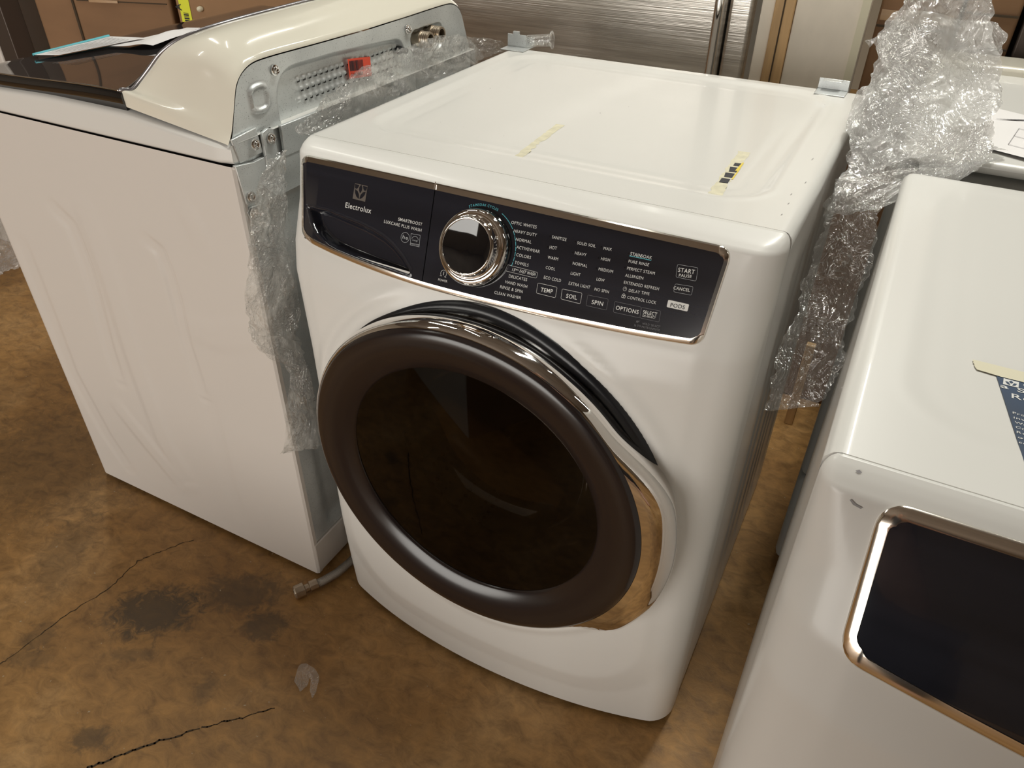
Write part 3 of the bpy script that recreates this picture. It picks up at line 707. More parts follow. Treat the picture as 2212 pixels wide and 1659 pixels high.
# clock, padlock, speaker, power marks
stroke(g, arc_pts(.1804, .8362, .0021, .9, 6.9, 22), .0004, SF(.0026)); stroke(g, [(.1804, .8374), (.1804, .8362), (.1813, .8362)], .0004, SF(.0026))
stroke(g, [(.1789, .8268), (.1831, .8268), (.1831, .8292), (.1789, .8292)], .0004, SF(.0026), closed=True); stroke(g, [(.1797, .8292), (.1797, .8304), (.1803, .8309), (.1817, .8309), (.1823, .8304), (.1823, .8292)], .0004, SF(.0026)); stroke(g, [(.181, .8284), (.181, .8275)], .0006, SF(.0026))
D_ = groups['dim']; stroke(D_, [(.2033, .8054), (.2041, .8054), (.2050, .8048), (.2050, .8070), (.2041, .8064), (.2033, .8064)], .0003, SF(.0026), closed=True); stroke(D_, [(.2030, .8048), (.2072, .8072)], .0003, SF(.0026)); stroke(D_, [(.2060, .8054), (.2066, .8060), (.2060, .8066)], .0003, SF(.0026))
stroke(g, arc_pts(-.0596, .8034, .0044, -.9, 4.05, 26, .894), .0005, SF(.0026)); stroke(g, [(-.0596, .8052), (-.0596, .8018)], .0007, SF(.0026)); stroke(g, [(-.0640, .8000), (-.0620, .8000)], .0005, SF(.0026)); stroke(g, [(-.0572, .8000), (-.0552, .8000)], .0005, SF(.0026))
# small indicator dots left of each option
for (x, z) in [(.0736, .8721), (.0736, .8605), (.1069, .8725), (.1069, .8608), (.1073, .8498), (.1399, .8731), (.1399, .8613), (.1403, .8503), (.174, .8731), (.1738, .8655), (.1740, .8578)]:
    ind = MB(); ind.poly([on(p[0], p[1], .0026) for p in arc_pts(x, z, .0007, 0, 6.283, 10)[:-1]]); obj('indicator_light', ind, 'blackg', cpanel)
obj('panel_lettering', groups['white'], 'letter', cpanel); obj('faint_lettering', groups['dim'], 'dimletter', cpanel); obj('button_outlines', groups['grey'], 'greyletter', cpanel); obj('pods_lettering', groups['dark'], 'ink', cpanel)
# turquoise arc round the knob
KC = (-.0218, .8408); kz = .894
def arcxy(a, r): return (KC[0]+.0030+r*math.cos(a), KC[1]+.0010+kz*r*math.sin(a))
tx = 'STAINSOAK CYCLES'; a0, a1 = math.radians(115), math.radians(66)
def along(d):
    r = .0515; a = math.radians(118)-d/r; return arcxy(a, r), (math.sin(a), -kz*math.cos(a))
dd = put_letters(mbt, 'STAIN', SF(.0026), along, .0027, .8); put_letters(mbt, 'SOAK CYCLES', SF(.0026), lambda d: along(d+dd), .0027, .1)
stroke(mbt, [arcxy(math.radians(64-i*2), .0525) for i in range(14)], .0007, SF(.0026))
for a in range(34, -12, -7): stroke(mbt, [arcxy(math.radians(a), .0525), arcxy(math.radians(a-5), .0525)], .0007, SF(.0026))
obj('turquoise_lettering', mbt, 'teal', cpanel)
# drawer printing
stroke(gd['grey'], arc_pts(-.1279, .8322, .0066, 0, 6.283, 30, .894)[:-1], .0005, SF(.0026), closed=True)
E_ = [(-0.1199, 0.8384), (-0.1057, 0.8391), (-0.1038, 0.8258), (-0.1181, 0.8254)]
stroke(gd['grey'], E_, .0004, SF(.0026), closed=True); stroke(gd['grey'], [(E_[3][0]+.0002, .8276), (E_[2][0]-.0002, .8281)], .0004, SF(.0026))
stroke(gd['grey'], arc_pts(-.1122, .8318, .0052, .3, 2.84, 14, .894), .0005, SF(.0026)); put_text(gd['grey'], 'energy', SF(.0026), (-.1160, .8308), (-.1078, .8311), .0020, 0)
put_text(gd['grey'], 'ENERGY STAR', SF(.0026), (-.1176, .8262), (-.1044, .8266), .0010, 0)
obj('drawer_lettering', gd['white'], 'letter', drawer); obj('energy_marks', gd['grey'], 'greyletter', drawer)
# square logo: silver ground, two dark leaves and a fine stem
lg = MB(); lx, lz, lw = -.21175, .8710, .0212; q = lambda u, v: (lx+u*lw/2, lz+v*lw*.894/2)
lg.poly([on(*q(u, v), .0026) for u, v in ((-1, -1), (1, -1), (1, 1), (-1, 1))]); obj('logo_ground', lg, 'silver', drawer)
lv = MB()
lv.poly([on(*q(u, v), .0029) for u, v in [(-.08, -.85), (-.45, -.62), (-.75, -.20), (-.82, .25), (-.45, .10), (-.18, -.25), (-.08, -.60)]])
lv.poly([on(*q(u, v), .0029) for u, v in [(.08, -.85), (.45, -.62), (.75, -.20), (.82, .25), (.45, .10), (.18, -.25), (.08, -.60)]])
lv.poly([on(*q(u, v), .0029) for u, v in [(0, 1), (.22, .65), (.20, .25), (0, -.10), (-.20, .25), (-.22, .65)]])
lv.poly([on(*q(u, v), .0029) for u, v in [(-.95, .9), (-.30, .9), (-.42, .55), (-.60, .35), (-.88, .38)]]); lv.poly([on(*q(u, v), .0029) for u, v in [(.95, .9), (.30, .9), (.42, .55), (.60, .35), (.88, .38)]])
obj('logo_leaves', lv, 'navy', drawer)
# ---- rotary knob
kn = front_n(*KC); kb = on(KC[0], KC[1], .002); knob = thing_part('cycle_knob', washer)
mb = MB(); mb.lathe(kb, kn, [(.0498, 0), (.0500, .002), (.0480, .004)], 72); obj('knob_base', mb, 'blackg', knob, smooth=True)
mb = MB(); mb.lathe(kb, kn, [(.0470, .002), (.0485, .006), (.0485, .009), (.0468, .0135), (.0440, .0155), (.0415, .0155), (.0395, .0150), (.0388, .0165), (.0375, .0250), (.0355, .0285), (.0340, .0288), (.0332, .0272)], 96)
obj('knob_ring', mb, 'chrome', knob, smooth=True)
mb = MB(); mb.lathe(kb, kn, [(.0336, .0272), (.0320, .0268), (.022, .0245), (.011, .0235), (.0003, .0232)], 72); obj('knob_face', mb, 'blackg', knob, smooth=True)
build_door(washer, (0, 0, 0))
# ---- old tape on the top
random.seed(7)
def residue(a, b, w, seed, mat='residue'):
    random.seed(seed); mb = MB(); n = 26; dx, dy = b[0]-a[0], b[1]-a[1]; L_ = math.hypot(dx, dy); nx, ny = -dy/L_, dx/L_; r0 = []; r1 = []
    for i in range(n+1):
        t = i/n; wa = w*(.5+random.uniform(-.10, .08)); wb = w*(.5+random.uniform(-.35 if .25 < t < .6 else -.08, .06)); x, y = a[0]+dx*t, a[1]+dy*t
        r0.append((x+nx*wa, y+ny*wa, .9112)); r1.append((x-nx*wb, y-ny*wb, .9112))
    for i in range(n): mb.poly([r0[i], r1[i], r1[i+1], r0[i+1]])
    return mb
t1 = obj('tape_residue', residue((-.038, .066), (-.048, .232), .013, 3), 'residue', washer); lab(t1, 'torn cream strip of old tape on the left of the top')
t2 = obj('tape_residue', residue((.234, .066), (.228, .250), .017, 5), 'residue', washer); lab(t2, 'torn yellow and black strip of tape on the right of the top')
mb = MB()
for (y0, y1) in ((.118, .136), (.140, .158), (.162, .182), (.187, .200)):
    mb.poly([(.2275+random.uniform(-.001, .001), y0, .9116), (.238, y0+.002, .9116), (.2375, y1, .9116), (.2265+random.uniform(-.001, .001), y1-.002, .9116)])
obj('tape_print', mb, 'ink', t2)
ye = []; mb = MB(); mb.poly([(.2275, .062, .9116), (.2425, .064, .9116), (.2415, .071, .9116), (.2280, .069, .9116)]); obj('tape_edge', mb, 'ytape', t2); mb = MB(); mb.poly([(.2385, .135, .9116), (.2405, .137, .9116), (.2395, .178, .9116), (.2380, .172, .9116)]); obj('tape_edge', mb, 'ytape', t2); mb = MB(); mb.poly([(.2350, .168, .9117), (.2395, .170, .9117), (.2380, .205, .9117), (.2360, .203, .9117)]); obj('tape_edge', mb, 'ytape', t2)

# scuffs and specks on the top
mb = MB(); random.seed(11)
for i in range(12):
    x, y = random.uniform(-.28, .30), random.uniform(.02, .55); r = random.uniform(.0004, .0011); z = .9113 if (-.27 < x < .26 and .09 < y < .57) else .9156
    mb.poly([(x+r*random.uniform(.6, 1.8)*math.cos(k), y+r*math.sin(k), z) for k in (0, 1.2, 2.5, 3.7, 5)])
for i in range(5):
    t = random.random(); x = .318+random.uniform(-.010, .010); y = .02+.24*t; mb.poly([(x, y, .9157), (x+.0006, y+.0005, .9157), (x+.0016, y+.004+.004*t, .9157), (x+.0008, y+.004+.004*t, .9157)])
obj('scuff_marks', mb, 'greyink', washer)['kind'] = 'stuff'
# galvanised brackets at the rear corners
mb = MB(); mb.box((-.352, .600, .9155), (-.300, .655, .9170)); mb.box((-.352, .632, .917), (-.310, .634, .940)); mb.box((-.352, .655, .917), (-.303, .657, .932)); mb.box((-.338, .628, .938), (-.325, .6345, .946)); obj('rear_bracket', mb, 'galv', washer, bevel=.0006)
mb = MB(); mb.box((.262, .590, .9155), (.312, .628, .917)); mb.box((.262, .626, .917), (.312, .628, .934)); mb.box((.270, .612, .932), (.300, .628, .9335)); obj('rear_bracket', mb, 'galv', washer, bevel=.0006)
tubeo = MB(); tubeo.tube([(-.310, .640, .928), (-.262, .648, .934)], .0115, 14, False); tubeo.lathe((-.262, .648, .934), (.05, .008, .006), [(.0115, 0), (.017, .001), (.017, .003), (.0115, .004)], 14); obj('clear_tube', tubeo, 'film', washer, smooth=True)

# ---- the machine at the right edge
OR = (.778, -.36, 0)
rmach = thing('washing_machine', 'white front-load machine with blank dark display, cut off at the right edge of the photo', 'washing machine', OR)
OUT2 = round_poly([(-.3000, .9025), (.3000, .9025), (.2930, .7985), (.20, .7850), (.10, .7790), (0, .7770), (-.10, .7795), (-.17, .7838), (-.22, .7885), (-.2945, .7960)], [.019, .019, .018]+[.02]*6+[.018], 8)
INN2 = inset_toward(OUT2, .0085, .0078, .0090)
front_load_shell(rmach, OR, PROF_R, grooves=False, rec=.12)
z0, z1, ext = outline_fn(INN2)
mb = MB(); panel_surface(mb, ext, z0, z1, lambda z: -9, lambda z: 9, PROF_R, .0022, 90, 60, None, OR); obj('display_panel', mb, 'navy', rmach, smooth=True)
mb = MB(); ring_strip(mb, OUT2, INN2, PROF_R, .0010, .0022, OR); obj('panel_frame', mb, 'bezel', rmach, smooth=True, angle=50)
# blue care card taped to its top
mb = MB(); zt = .9118
mb.poly([(.5420, -.195, .9153), (.70, -.195, .9153), (.70, -.335, .9153), (.5650, -.335, .9153)])
cardo = obj('instruction_card', mb, 'blue', rmach); lab(cardo, 'navy blue printed card stuck on top under masking tape')
mb = MB(); cf = lambda u, v: (u, v, .9156)
put_text(mb, 'electrolux', cf, (.5620, -.2065), (.61, -.2065), .0060, .8); put_text(mb, 'a Sail', cf, (.5455, -.2170), (.5780, -.2170), .0058, 1); put_text(mb, 'Register', cf, (.5535, -.2285), (.60, -.2285), .0066, .9)
for i, s_ in enumerate(('Protect your', 'investment.', 'Warranty and', 'Compare and', 'Register for', 'of care and', 'connected to')):
    put_text(mb, s_, cf, (.5540+i*.0006, -.2510-i*.0062), (.5860+i*.0006, -.2510-i*.0062), .0028, .2)
obj('card_lettering', mb, 'letter', cardo)
mb = MB(); sq = [(.5475, -.2110), (.5585, -.2110), (.5590, -.2020), (.5480, -.2015)]; mb.poly([cf(*p) for p in sq]); obj('card_logo', mb, 'letter', cardo)
mb = MB(); cx_, cy_ = .5533, -.2065
for s in (-1, 1): mb.poly([(cx_+s*.0006, cy_-.0036, .9159), (cx_+s*.0030, cy_-.0024, .9159), (cx_+s*.0042, cy_+.0006, .9159), (cx_+s*.0020, cy_+.0003, .9159)][::s])
mb.poly([(cx_, cy_+.0036, .9159), (cx_+.0016, cy_+.0014, .9159), (cx_, cy_-.0008, .9159), (cx_-.0016, cy_+.0014, .9159)]); obj('card_leaves', mb, 'blue', cardo)
random.seed(2); mb = MB(); R0 = [(.5250, -.1835), (.5249, -.1860), (.5256, -.1870), (.5252, -.1890), (.5264, -.1905), (.5262, -.1925), (.5272, -.1960), (.5285, -.1985)]
mb.poly([(x, y, .9157) for x, y in R0]+[(.5460, -.2005, .9157), (.70, -.1990, .9157), (.70, -.1850, .9157)]); obj('masking_tape', mb, 'masking', rmach)
mb = MB()
for (x, y, z, r) in ((-.325, -.008, .9152, .0022), (-.330, -.010, .9150, .001)): pass
m_ = lambda x, z: tuple(a+b for a, b in zip(on(x, z, .0006, PROF_R), OR))
mb.poly([m_(-.3190, .8960), m_(-.3160, .8935), m_(-.3105, .8925), m_(-.3095, .8938), m_(-.3140, .8945), m_(-.3180, .8968)]); mb.poly([m_(-.321, .9105), m_(-.319, .9098), m_(-.3165, .9104), m_(-.3185, .9112)])
obj('paint_chips', mb, 'greyink', rmach)

# ------------------------------------------------------------------ top-load machine at the left, its back toward the middle washer
TX, TY0, TY1, TXF = -.405, -.092, .590, -1.062
topl = thing('top_load_washer', 'white top-load washer at the left, turned so its galvanised back faces the middle washer', 'washing machine', (-.73, .25, 0))
ST = [([(-.871, .725), (-.838, .700), (-.836, .62), (-.842, .56), (-.858, .44), (-.862, .35)], .018, -.0042), ([(-.641, .715), (-.618, .702), (-.612, .655), (-.613, .60), (-.618, .523), (-.612, .40)], .015, -.0046),
      ([(-.60, .40), (-.606, .286), (-.611, .17), (-.60, .06)], .020, -.0020), ([(-1.016, .62), (-1.02, .45), (-1.026, .323), (-.99, .16), (-.95, .075)], .022, -.0030), ([(-.78, .735), (-.775, .60), (-.785, .43), (-.78, .22), (-.74, .12)], .030, .0035),
      ([(-.53, .80), (-.513, .765), (-.51, .73)], .022, .0020), ([(-.62, .56), (-.53, .56), (-.43, .60)], .030, .0016), ([(-.90, .27), (-.84, .19), (-.77, .10)], .025, .003)]
def dent(x, z):
    d = 0
    for line, w, a in ST:
        r, t = seg_dist((x, z), line); f = math.sin(math.pi*min(1, max(0, t*.94+.06)))**.45 if 0 < t < 1 else .35
        d += a*f*ss(w*1.3, w*.45, r)
    return d
mb = MB()
def cab_side(i, j):
    x = TXF+(TX-TXF)*i/169; z = .012+(.882-.012)*j/199; y = TY0
    e = max(0, 1-(TX-x)/.006, 1-(x-TXF)/.010); return (x, y+dent(x, z)*-1*0-.85*dent(x, z) + .004*e*e, z)
mb.grid(cab_side, 170, 200)
mb.poly([(TXF, TY0+.004, .012), (TXF, TY1, .012), (TXF, TY1, .882), (TXF, TY0+.004, .882)]); mb.poly([(TXF, TY1, .012), (TX, TY1, .012), (TX, TY1, .882), (TXF, TY1, .882)])
mb.poly([(TX, TY0+.004, .012), (TX, TY0+.012, .012), (TX, TY0+.012, .882), (TX, TY0+.004, .882)]); mb.poly([(TX, TY1, .012), (TX, TY1-.01, .012), (TX, TY1-.01, .882), (TX, TY1, .882)])
mb.poly([(TXF, TY0+.004, .03), (TX, TY0+.004, .03), (TX, TY1, .03), (TXF, TY1, .03)])
lab(obj('cabinet', mb, 'white2', topl, smooth=True, angle=30), 'white cabinet with swooping dents pressed into its side')
for x in (TXF+.06, TX-.06):
    for y in (TY0+.07, TY1-.07):
        f = MB(); f.lathe((x, y, 0), (0, 0, 1), [(.022, 0), (.024, .008), (.012, .010), (.012, .04)], 16, True, True); obj('foot', f, 'black', topl)
# galvanised back below the seam, with a raised field; white kick plate at the bottom
mb = MB()
def backp(i, j):
    y = TY0+.011+(TY1-.01-TY0-.011)*i/60; z = .095+(.872-.095)*j/90; d = .010*ss(.05, .065, y-TY0)*ss(.05, .065, TY1-y)*ss(.11, .125, z)*(1-ss(.80, .815, z))
    return (TX-.003-d, y, z)
mb.grid(backp, 61, 91); lower = obj('back_panel', mb, 'galv', topl, smooth=True, angle=50)
mb = MB(); mb.box((TX-.006, TY0+.004, .014), (TX+.001, TY1-.004, .094)); obj('kick_plate', mb, 'white2', topl, bevel=.002)
mb = MB(); mb.tube([(TX, .020, .082), (TX+.012, .017, .082), (TX+.014, .006, .080), (TX+.014, .002, .066), (TX+.013, .002, .050)], [.005, .0055, .0055, .0055, .005], 10); lab(obj('hook', mb, 'whitep', topl, smooth=True), 'white plastic hook on the kick plate')
# upper galvanised corner plate over the seam, tabs, screws
mb = MB(); P3 = [(TY0+.001, .884), (TY0+.009, .826), (TY0+.014, .823), (-.052, .828), (-.046, .834), (-.04, .80), (.59, .80), (.59, .868), (-.03, .870), (-.055, .893), (-.085, .886)]
def plate(pts, x0, x1, m, name, par=topl, bev=.0008):
    mb = MB(); n = len(pts); mb.v = [(x1, y, z) for y, z in pts]+[(x0, y, z) for y, z in pts]; mb.f = [tuple(range(n)), tuple(range(2*n-1, n-1, -1))]+[(i, (i+1) % n, n+(i+1) % n, n+i) for i in range(n)]
    return obj(name, mb, m, par, bevel=bev)
plate([(-.089, .884), (-.083, .826), (-.080, .822), (-.052, .828), (-.046, .842), (-.02, .815), (.59, .815), (.59, .868), (-.02, .870), (-.028, .880), (-.055, .879)], TX-.004, TX+.0025, 'galv', 'seam_plate')
plate([(-.084, .812), (-.080, .800), (-.082, .78), (-.074, .76), (-.055, .75), (-.055, .815), (-.078, .818)], TX-.004, TX+.0015, 'galv', 'seam_plate')
plate([(-.030, .915), (-.018, .918), (-.008, .915), (-.006, .880), (-.012, .862), (-.032, .862)], TX, TX+.005, 'galv', 'hinge_tab')
def screw(y, z, x=TX+.003, r=.0062, par=topl):
    mb = MB(); mb.lathe((x, y, z), (1, 0, 0), [(r*1.35, 0), (r*1.35, .0008), (r, .0012), (r, .0045), (r*.75, .0055), (r*.55, .0052), (r*.5, .003), (.0003, .003)], 12); return obj('screw', mb, 'chrome', par, smooth=True, angle=40)
screw(-.073, .833); screw(-.074, .808); screw(-.047, .903, TX+.004); screw(-.016, .903, TX+.006)
# white top rim between the seam and the lid
mb = MB()
def rim(i, j):
    x = TXF+(TX-TXF-.002)*i/60; t = j/14
    if x < -.615: zt = .895+.032*ss(-1.03, -.95, x)+.006*ss(-.95, -.75, x)
    else: zt = .933-(x+.615)/.21*.021
    if t < .2: y = TY0+.002-.004*t/.2; z = .8845+.0035*t/.2
    elif t < .75: y = TY0-.002+.002*(t-.2); z = .888+(zt-.006-.888)*(t-.2)/.55
    else: u = (t-.75)/.25; y = TY0-.0009+.022*u; z = zt-.006*(1-math.sin(u*math.pi/2))
    e = ss(TX-.035, TX-.002, x); y += .006*e*e
    return (x, y, z)
mb.grid(rim, 61, 15)
mb.poly([(TXF, TY0+.01, .885), (TXF, TY1-.01, .885), (TXF, TY1-.01, .894), (TXF, TY0+.01, .894)]); mb.poly([(TXF, TY0+.02, .894), (-.98, TY0+.02, .894), (-.98, TY1, .894), (TXF, TY1, .894)]); mb.poly([(-.98, TY0+.02, .922), (TX, TY0+.02, .912), (TX, TY1, .912), (-.98, TY1, .922)]); mb.poly([(TXF, TY1, .885), (TX, TY1, .885), (TX, TY1, .912), (-.98, TY1, .922), (TXF, TY1, .894)])
mb.poly([(TX-.002, TY0+.004, .887), (TX-.002, TY0+.03, .887), (TX-.002, TY0+.03, .912), (TX-.002, TY0+.006, .911)])
obj('top_rim', mb, 'white', topl, smooth=True, angle=45)
# bulged white corner boss
mb = MB(); 
# glass lid with black edge band
def lidz(x): return .957-.012*ss(-.62, -.95, x)-.02*ss(-.95, -1.06, x)
mb = MB()
def lid(i, j):
    x = -.607-(.385)*i/40; y = TY0+.008+(TY1-TY0-.016)*(j-1)/22; z = lidz(x)
    if j == 0: y = TY0+.006; z -= .004
    if j == 24: y = TY1-.006; z -= .004
    return (x, min(max(y, TY0+.006), TY1-.006), z)
mb.grid(lid, 41, 25); lidg = obj('lid_glass', mb, MAT['lidglass'], topl, smooth=True, angle=40)
mb = MB()
def band(i, j):
    x = -.607-(.385)*i/40; z = lidz(x)
    return [(x, TY0+.0065, z-.001), (x, TY0+.0030, z-.005), (x, TY0+.0030, z-.016), (x, TY0+.0060, z-.019), (x, TY0+.0068, z-.027), (x, TY0+.02, z-.028)][j]
mb.grid(band, 41, 6); mb.poly([band(0, j) for j in range(6)]+[(-.607, TY0+.02, lidz(-.607))]); mb.grid(lambda i, j: (band(i, j)[0], TY1+TY0-band(i, j)[1], band(i, j)[2]), 41, 6)
mb.grid(lambda i, j: (-.992-.002*(j > 0), TY0+.008+(TY1-TY0-.016)*i/10, lidz(-.992)-.026*j), 11, 2); lab(obj('lid_edge', mb, 'blackg', topl, smooth=True, angle=50), 'black edge band of the glass lid')
mb = MB(); mb.tube([(-.607-.385*i/30, TY0+.0075, lidz(-.607-.385*i/30)+.0003) for i in range(31)], .0012, 6); obj('lid_trim', mb, 'chrome', topl, smooth=True)
# cream console shell: lofted from the chrome edge strip S to the outline of the back plate B
def cr(P, t):
    n = len(P)-1; s = max(0, min(n-1e-6, t*n)); i = int(s); u = s-i; p0, p1, p2, p3 = [Vector(P[max(0, min(n, k))]) for k in (i-1, i, i+1, i+2)]
    return p1*1.0*(1-u)**0*(1)+((p2-p0)*.5)*u+((p0*2-p1*5+p2*4-p3)*.5)*u*u+((p1*3-p0-p2*3+p3)*.5)*u**3
Sh = [(-.613, -.0850, .936), (-.6120, -.0850, .9575), (-.600, -.0740, .9585), (-.590, -.0640, .9700), (-.575, -.0540, .9870), (-.553, -.0450, 1.0090), (-.533, -.0310, 1.0240), (-.513, -.0100, 1.0340), (-.498, .0250, 1.0410), (-.490, .070, 1.0445), (-.488, .13, 1.0460), (-.487, .19, 1.0470), (-.487, .249, 1.0475)]
Bh = [(-.408, -.0860, .9110), (-.408, -.0760, .9250), (-.407, -.0680, .9450), (-.407, -.0600, .9650), (-.407, -.0520, .9830), (-.406, -.0420, .9950), (-.406, -.0280, 1.0030), (-.406, -.0100, 1.0075), (-.406, .0200, 1.0085), (-.406, .070, 1.0080), (-.406, .13, 1.0070), (-.406, .19, 1.0065), (-.406, .249, 1.0060)]
mir = lambda L_: L_+[(x, .498-y, z) for (x, y, z) in L_[::-1][1:]]
SS_, BB_ = mir(Sh), mir(Bh)
def shell(i, j):
    t = i/159; a = cr(SS_, t); b = cr(BB_, t); u = j/20; p = a*(1-u)+b*u; e = min(t, 1-t)*2; cor = math.exp(-((e-.52)/.22)**2)
    bul = math.sin(math.pi*u)
    sgn = -1 if t < .5 else 1
    p.z += bul*(.010*ss(.3, .75, e)+.006*cor); p.y += sgn*bul*(.010*cor+.003*ss(0, .1, e)*(1-ss(.5, .8, e))); p.x += bul*.004*cor
    if j == 20: p.x -= .004
    return p
mb = MB(); mb.grid(shell, 160, 21); obj('console_shell', mb, 'cream', topl, smooth=True)
mb = MB()
def facep(i, j):
    t = i/79; a = cr(SS_, .02+.96*t); b = Vector((-.616, min(max(a.y, TY0+.01), TY1-.01), .9575)); u = j/6; return (a*(1-u)+b*u)+Vector((-.006*math.sin(math.pi*u), 0, 0))
mb.grid(facep, 80, 7); obj('console_face', mb, 'blackg', topl, smooth=True)
mb = MB(); mb.tube([cr(SS_, .04+.92*i/100) for i in range(101)], .0032, 10); obj('console_trim', mb, MAT['trimgrey'], topl, smooth=True)
mb = MB(); mb.tube([cr(SS_, .04+.92*i/100)+Vector((.0028, 0, -.0012)) for i in range(101)], .0014, 6); obj('console_trim_line', mb, 'blackg', topl, smooth=True)
# galvanised console back plate with pressed fields, louvres and valve recess
Bo = [(cr(BB_, i/119).y, cr(BB_, i/119).z) for i in range(120)]
plate_poly = [(y, z) for (y, z) in Bo]
RF = round_poly([(.022, .868), (.022, .988), (.160, .986), (.352, .975), (.352, .868)], [.01, .05, .02, .03, .01], 8)
OV = round_poly([(-.035, .938), (.006, .938), (.006, .979), (-.035, .979)], .018, 6)
VR = round_poly([(.372, .935), (.48, .935), (.48, .982), (.372, .982)], .02, 6)
mb = MB(); ny, nz = 220, 90; b0 = 0; ext_z = outline_fn([(z_, y_) for (y_, z_) in plate_poly]+[(.866, .578), (.866, -.080)])
def bp_h(y, z):
    h = -.011*ss(-.001, .008, pdist((y, z), RF)) if -.02 < y < .40 else 0
    dO = pdist((y, z), OV); h += .0045*math.exp(-((dO-.004)/.0035)**2) if abs(y+.014) < .06 else 0
    if y > .34: h -= .018*ss(0, .006, pdist((y, z), VR))
    if .075 < y < .345 and .925 < z < .968:   # louvre slots punched in three staggered rows
        for r, zc in enumerate((.962, .948, .933)):
            if abs(z-zc) < .005:
                yy = (y-.075-.0055*r) % .0135
                if .07 < y < .34: h += .0035*max(0, 1-((yy-.005)/.0042)**2)*max(0, 1-((z-zc)/.0040)**2)
    return h
zt = lambda y: next((z0_+(z1_-z0_)*((y-y0_)/(y1_-y0_)) for (y0_, z0_), (y1_, z1_) in zip(Bo, Bo[1:]) if y0_ <= y <= y1_ and y1_ > y0_), .99)
def bplate(i, j):
    y = -.082+(.580+.082)*i/(ny-1); z1_ = zt(max(Bo[0][0]+.0001, min(Bo[-1][0]-.0001, y)))-.002; z = .866+(z1_-.866)*j/(nz-1)
    if z1_ < .87: z = .866
    return (TX-.0055+bp_h(y, z), y, z)
mb.grid(bplate, ny, nz); bplate_o = obj('console_back_plate', mb, 'galv', topl, smooth=True, angle=60)
mb = MB()
for r, zc in enumerate((.9605, .9465, .9315)):
    k = 0
    while .0785+.0055*r+k*.0135 < .34:
        y = .0785+.0055*r+k*.0135; k += 1; mb.box((TX-.0160, y, zc-.0026), (TX-.0148+.0005, y+.0048, zc+.0008))
obj('vent_slots', mb, 'black', bplate_o)
screw(.024, .9885, TX-.004, .0055); screw(.363, .9865, TX-.004, .0055)
mb = MB(); mb.poly([(TX-.001, -.030, .9125), (TX-.001, -.004, .9125), (TX-.001, -.004, .8865), (TX-.001, -.030, .8865)]); obj('hinge_patch', mb, 'white2', bplate_o)
mb = MB(); mb.poly([(TX-.0005, -.028, .9165), (TX-.0005, -.007, .9165), (TX-.0005, -.007, .9145), (TX-.0005, -.028, .9145)]); obj('slot', mb, 'black', bplate_o)
plate([(-.0840, .919), (-.0350, .923), (-.0300, .886), (-.0760, .884)], TX-.004, TX-.0005, 'galv', 'corner_plate')
mb = MB(); mb.box((TX-.002, .010, .868), (TX+.004, .100, .914)); obj('angle_bracket', mb, 'galv', topl, bevel=.001)
# two water inlets and a dark cable grommet
for (y, z) in ((.408, .9610), (.446, .9640)):
    mb = MB(); mb.lathe((TX-.022, y, z), (1, 0, .05), [(.012, 0), (.012, .010), (.015, .011), (.015, .018), (.0135, .019), (.0142, .020), (.0135, .022), (.0142, .024), (.0135, .026), (.0142, .028), (.0135, .030), (.0142, .032), (.0130, .036), (.0095, .036), (.0090, .020)], 24); obj('water_inlet', mb, 'brass', topl, smooth=True, angle=35)
mb = MB(); mb.lathe((TX-.018, .345, .955), (1, 0, 0), [(.0075, 0), (.0075, .006), (.005, .012), (.0045, .022), (.0003, .023)], 14); obj('cable_grommet', mb, 'black', topl, smooth=True)
# orange barcode label
mb = MB(); lx_ = TX-.0105
LB = lambda u, v: (lx_+.0004*0, .197+.060*u, .938+.031*v-.008*u)
mb.poly([LB(0, 0), LB(1, 0), LB(1, 1), LB(0, 1)]); lb = obj('barcode_label', mb, 'orange', topl); lab(lb, 'orange-red barcode label on the galvanised back')
mb = MB(); random.seed(5); LB2 = lambda u, v: (lx_+.0005, LB(u, v)[1], LB(u, v)[2]); u = .06
while u < .64:
    w = random.choice((.010, .018, .026)); mb.poly([LB2(u, .38), LB2(u+w, .38), LB2(u+w, .90), LB2(u, .90)]); u += w+random.choice((.010, .016))
put_text(mb, 'Laundry', LB2, (.70, .42), (.97, .42), .11, .3); put_text(mb, '51665 8628', LB2, (.08, .12), (.60, .12), .17, .6); obj('barcode', mb, 'ink', lb)
# stacked papers lying on the lid
mb = MB()
def sh(corners, nu=14, nv=10, lift=None, z=.948):
    a, b, c, d = [Vector(p) for p in corners]; m = MB()
    def f(i, j):
        u, v = i/(nu-1), j/(nv-1); p = (a*(1-u)+b*u)*(1-v)+(d*(1-u)+c*u)*v; p.z += lift(u, v) if lift else 0; return p
    m.grid(f, nu, nv); return m
lz = lambda x: lidz(x)+.0012
bk = obj('paper_booklet', sh([(-.945, .010, lz(-.945)), (-.905, .030, lz(-.905)), (-.870, .185, lz(-.87)), (-.945, .165, lz(-.945))], lift=lambda u, v: .004+.003*v), 'paper', None, smooth=True, org=(-.91, .09, .948)); tag(bk, 'printed booklet with a turquoise edge lying on the dark glass lid', 'booklet')
mb = MB(); mb.tube([(-.945, .010, lz(-.945)+.0045), (-.945, .165, lz(-.945)+.008)], .0022, 6); obj('booklet_edge', mb, 'teal', bk)
mb = MB(); random.seed(8)
for i in range(7):
    t = .12+i*.11; x0 = -.938+.052*t/1.0
    stroke(mb, [(-.940+.075*t-.02*0, .030+.01*t), (-.940+.075*t, .155)], .0022, lambda x, y: (x, y, lz(x)+.0085))
obj('booklet_print', mb, 'greyink', bk)
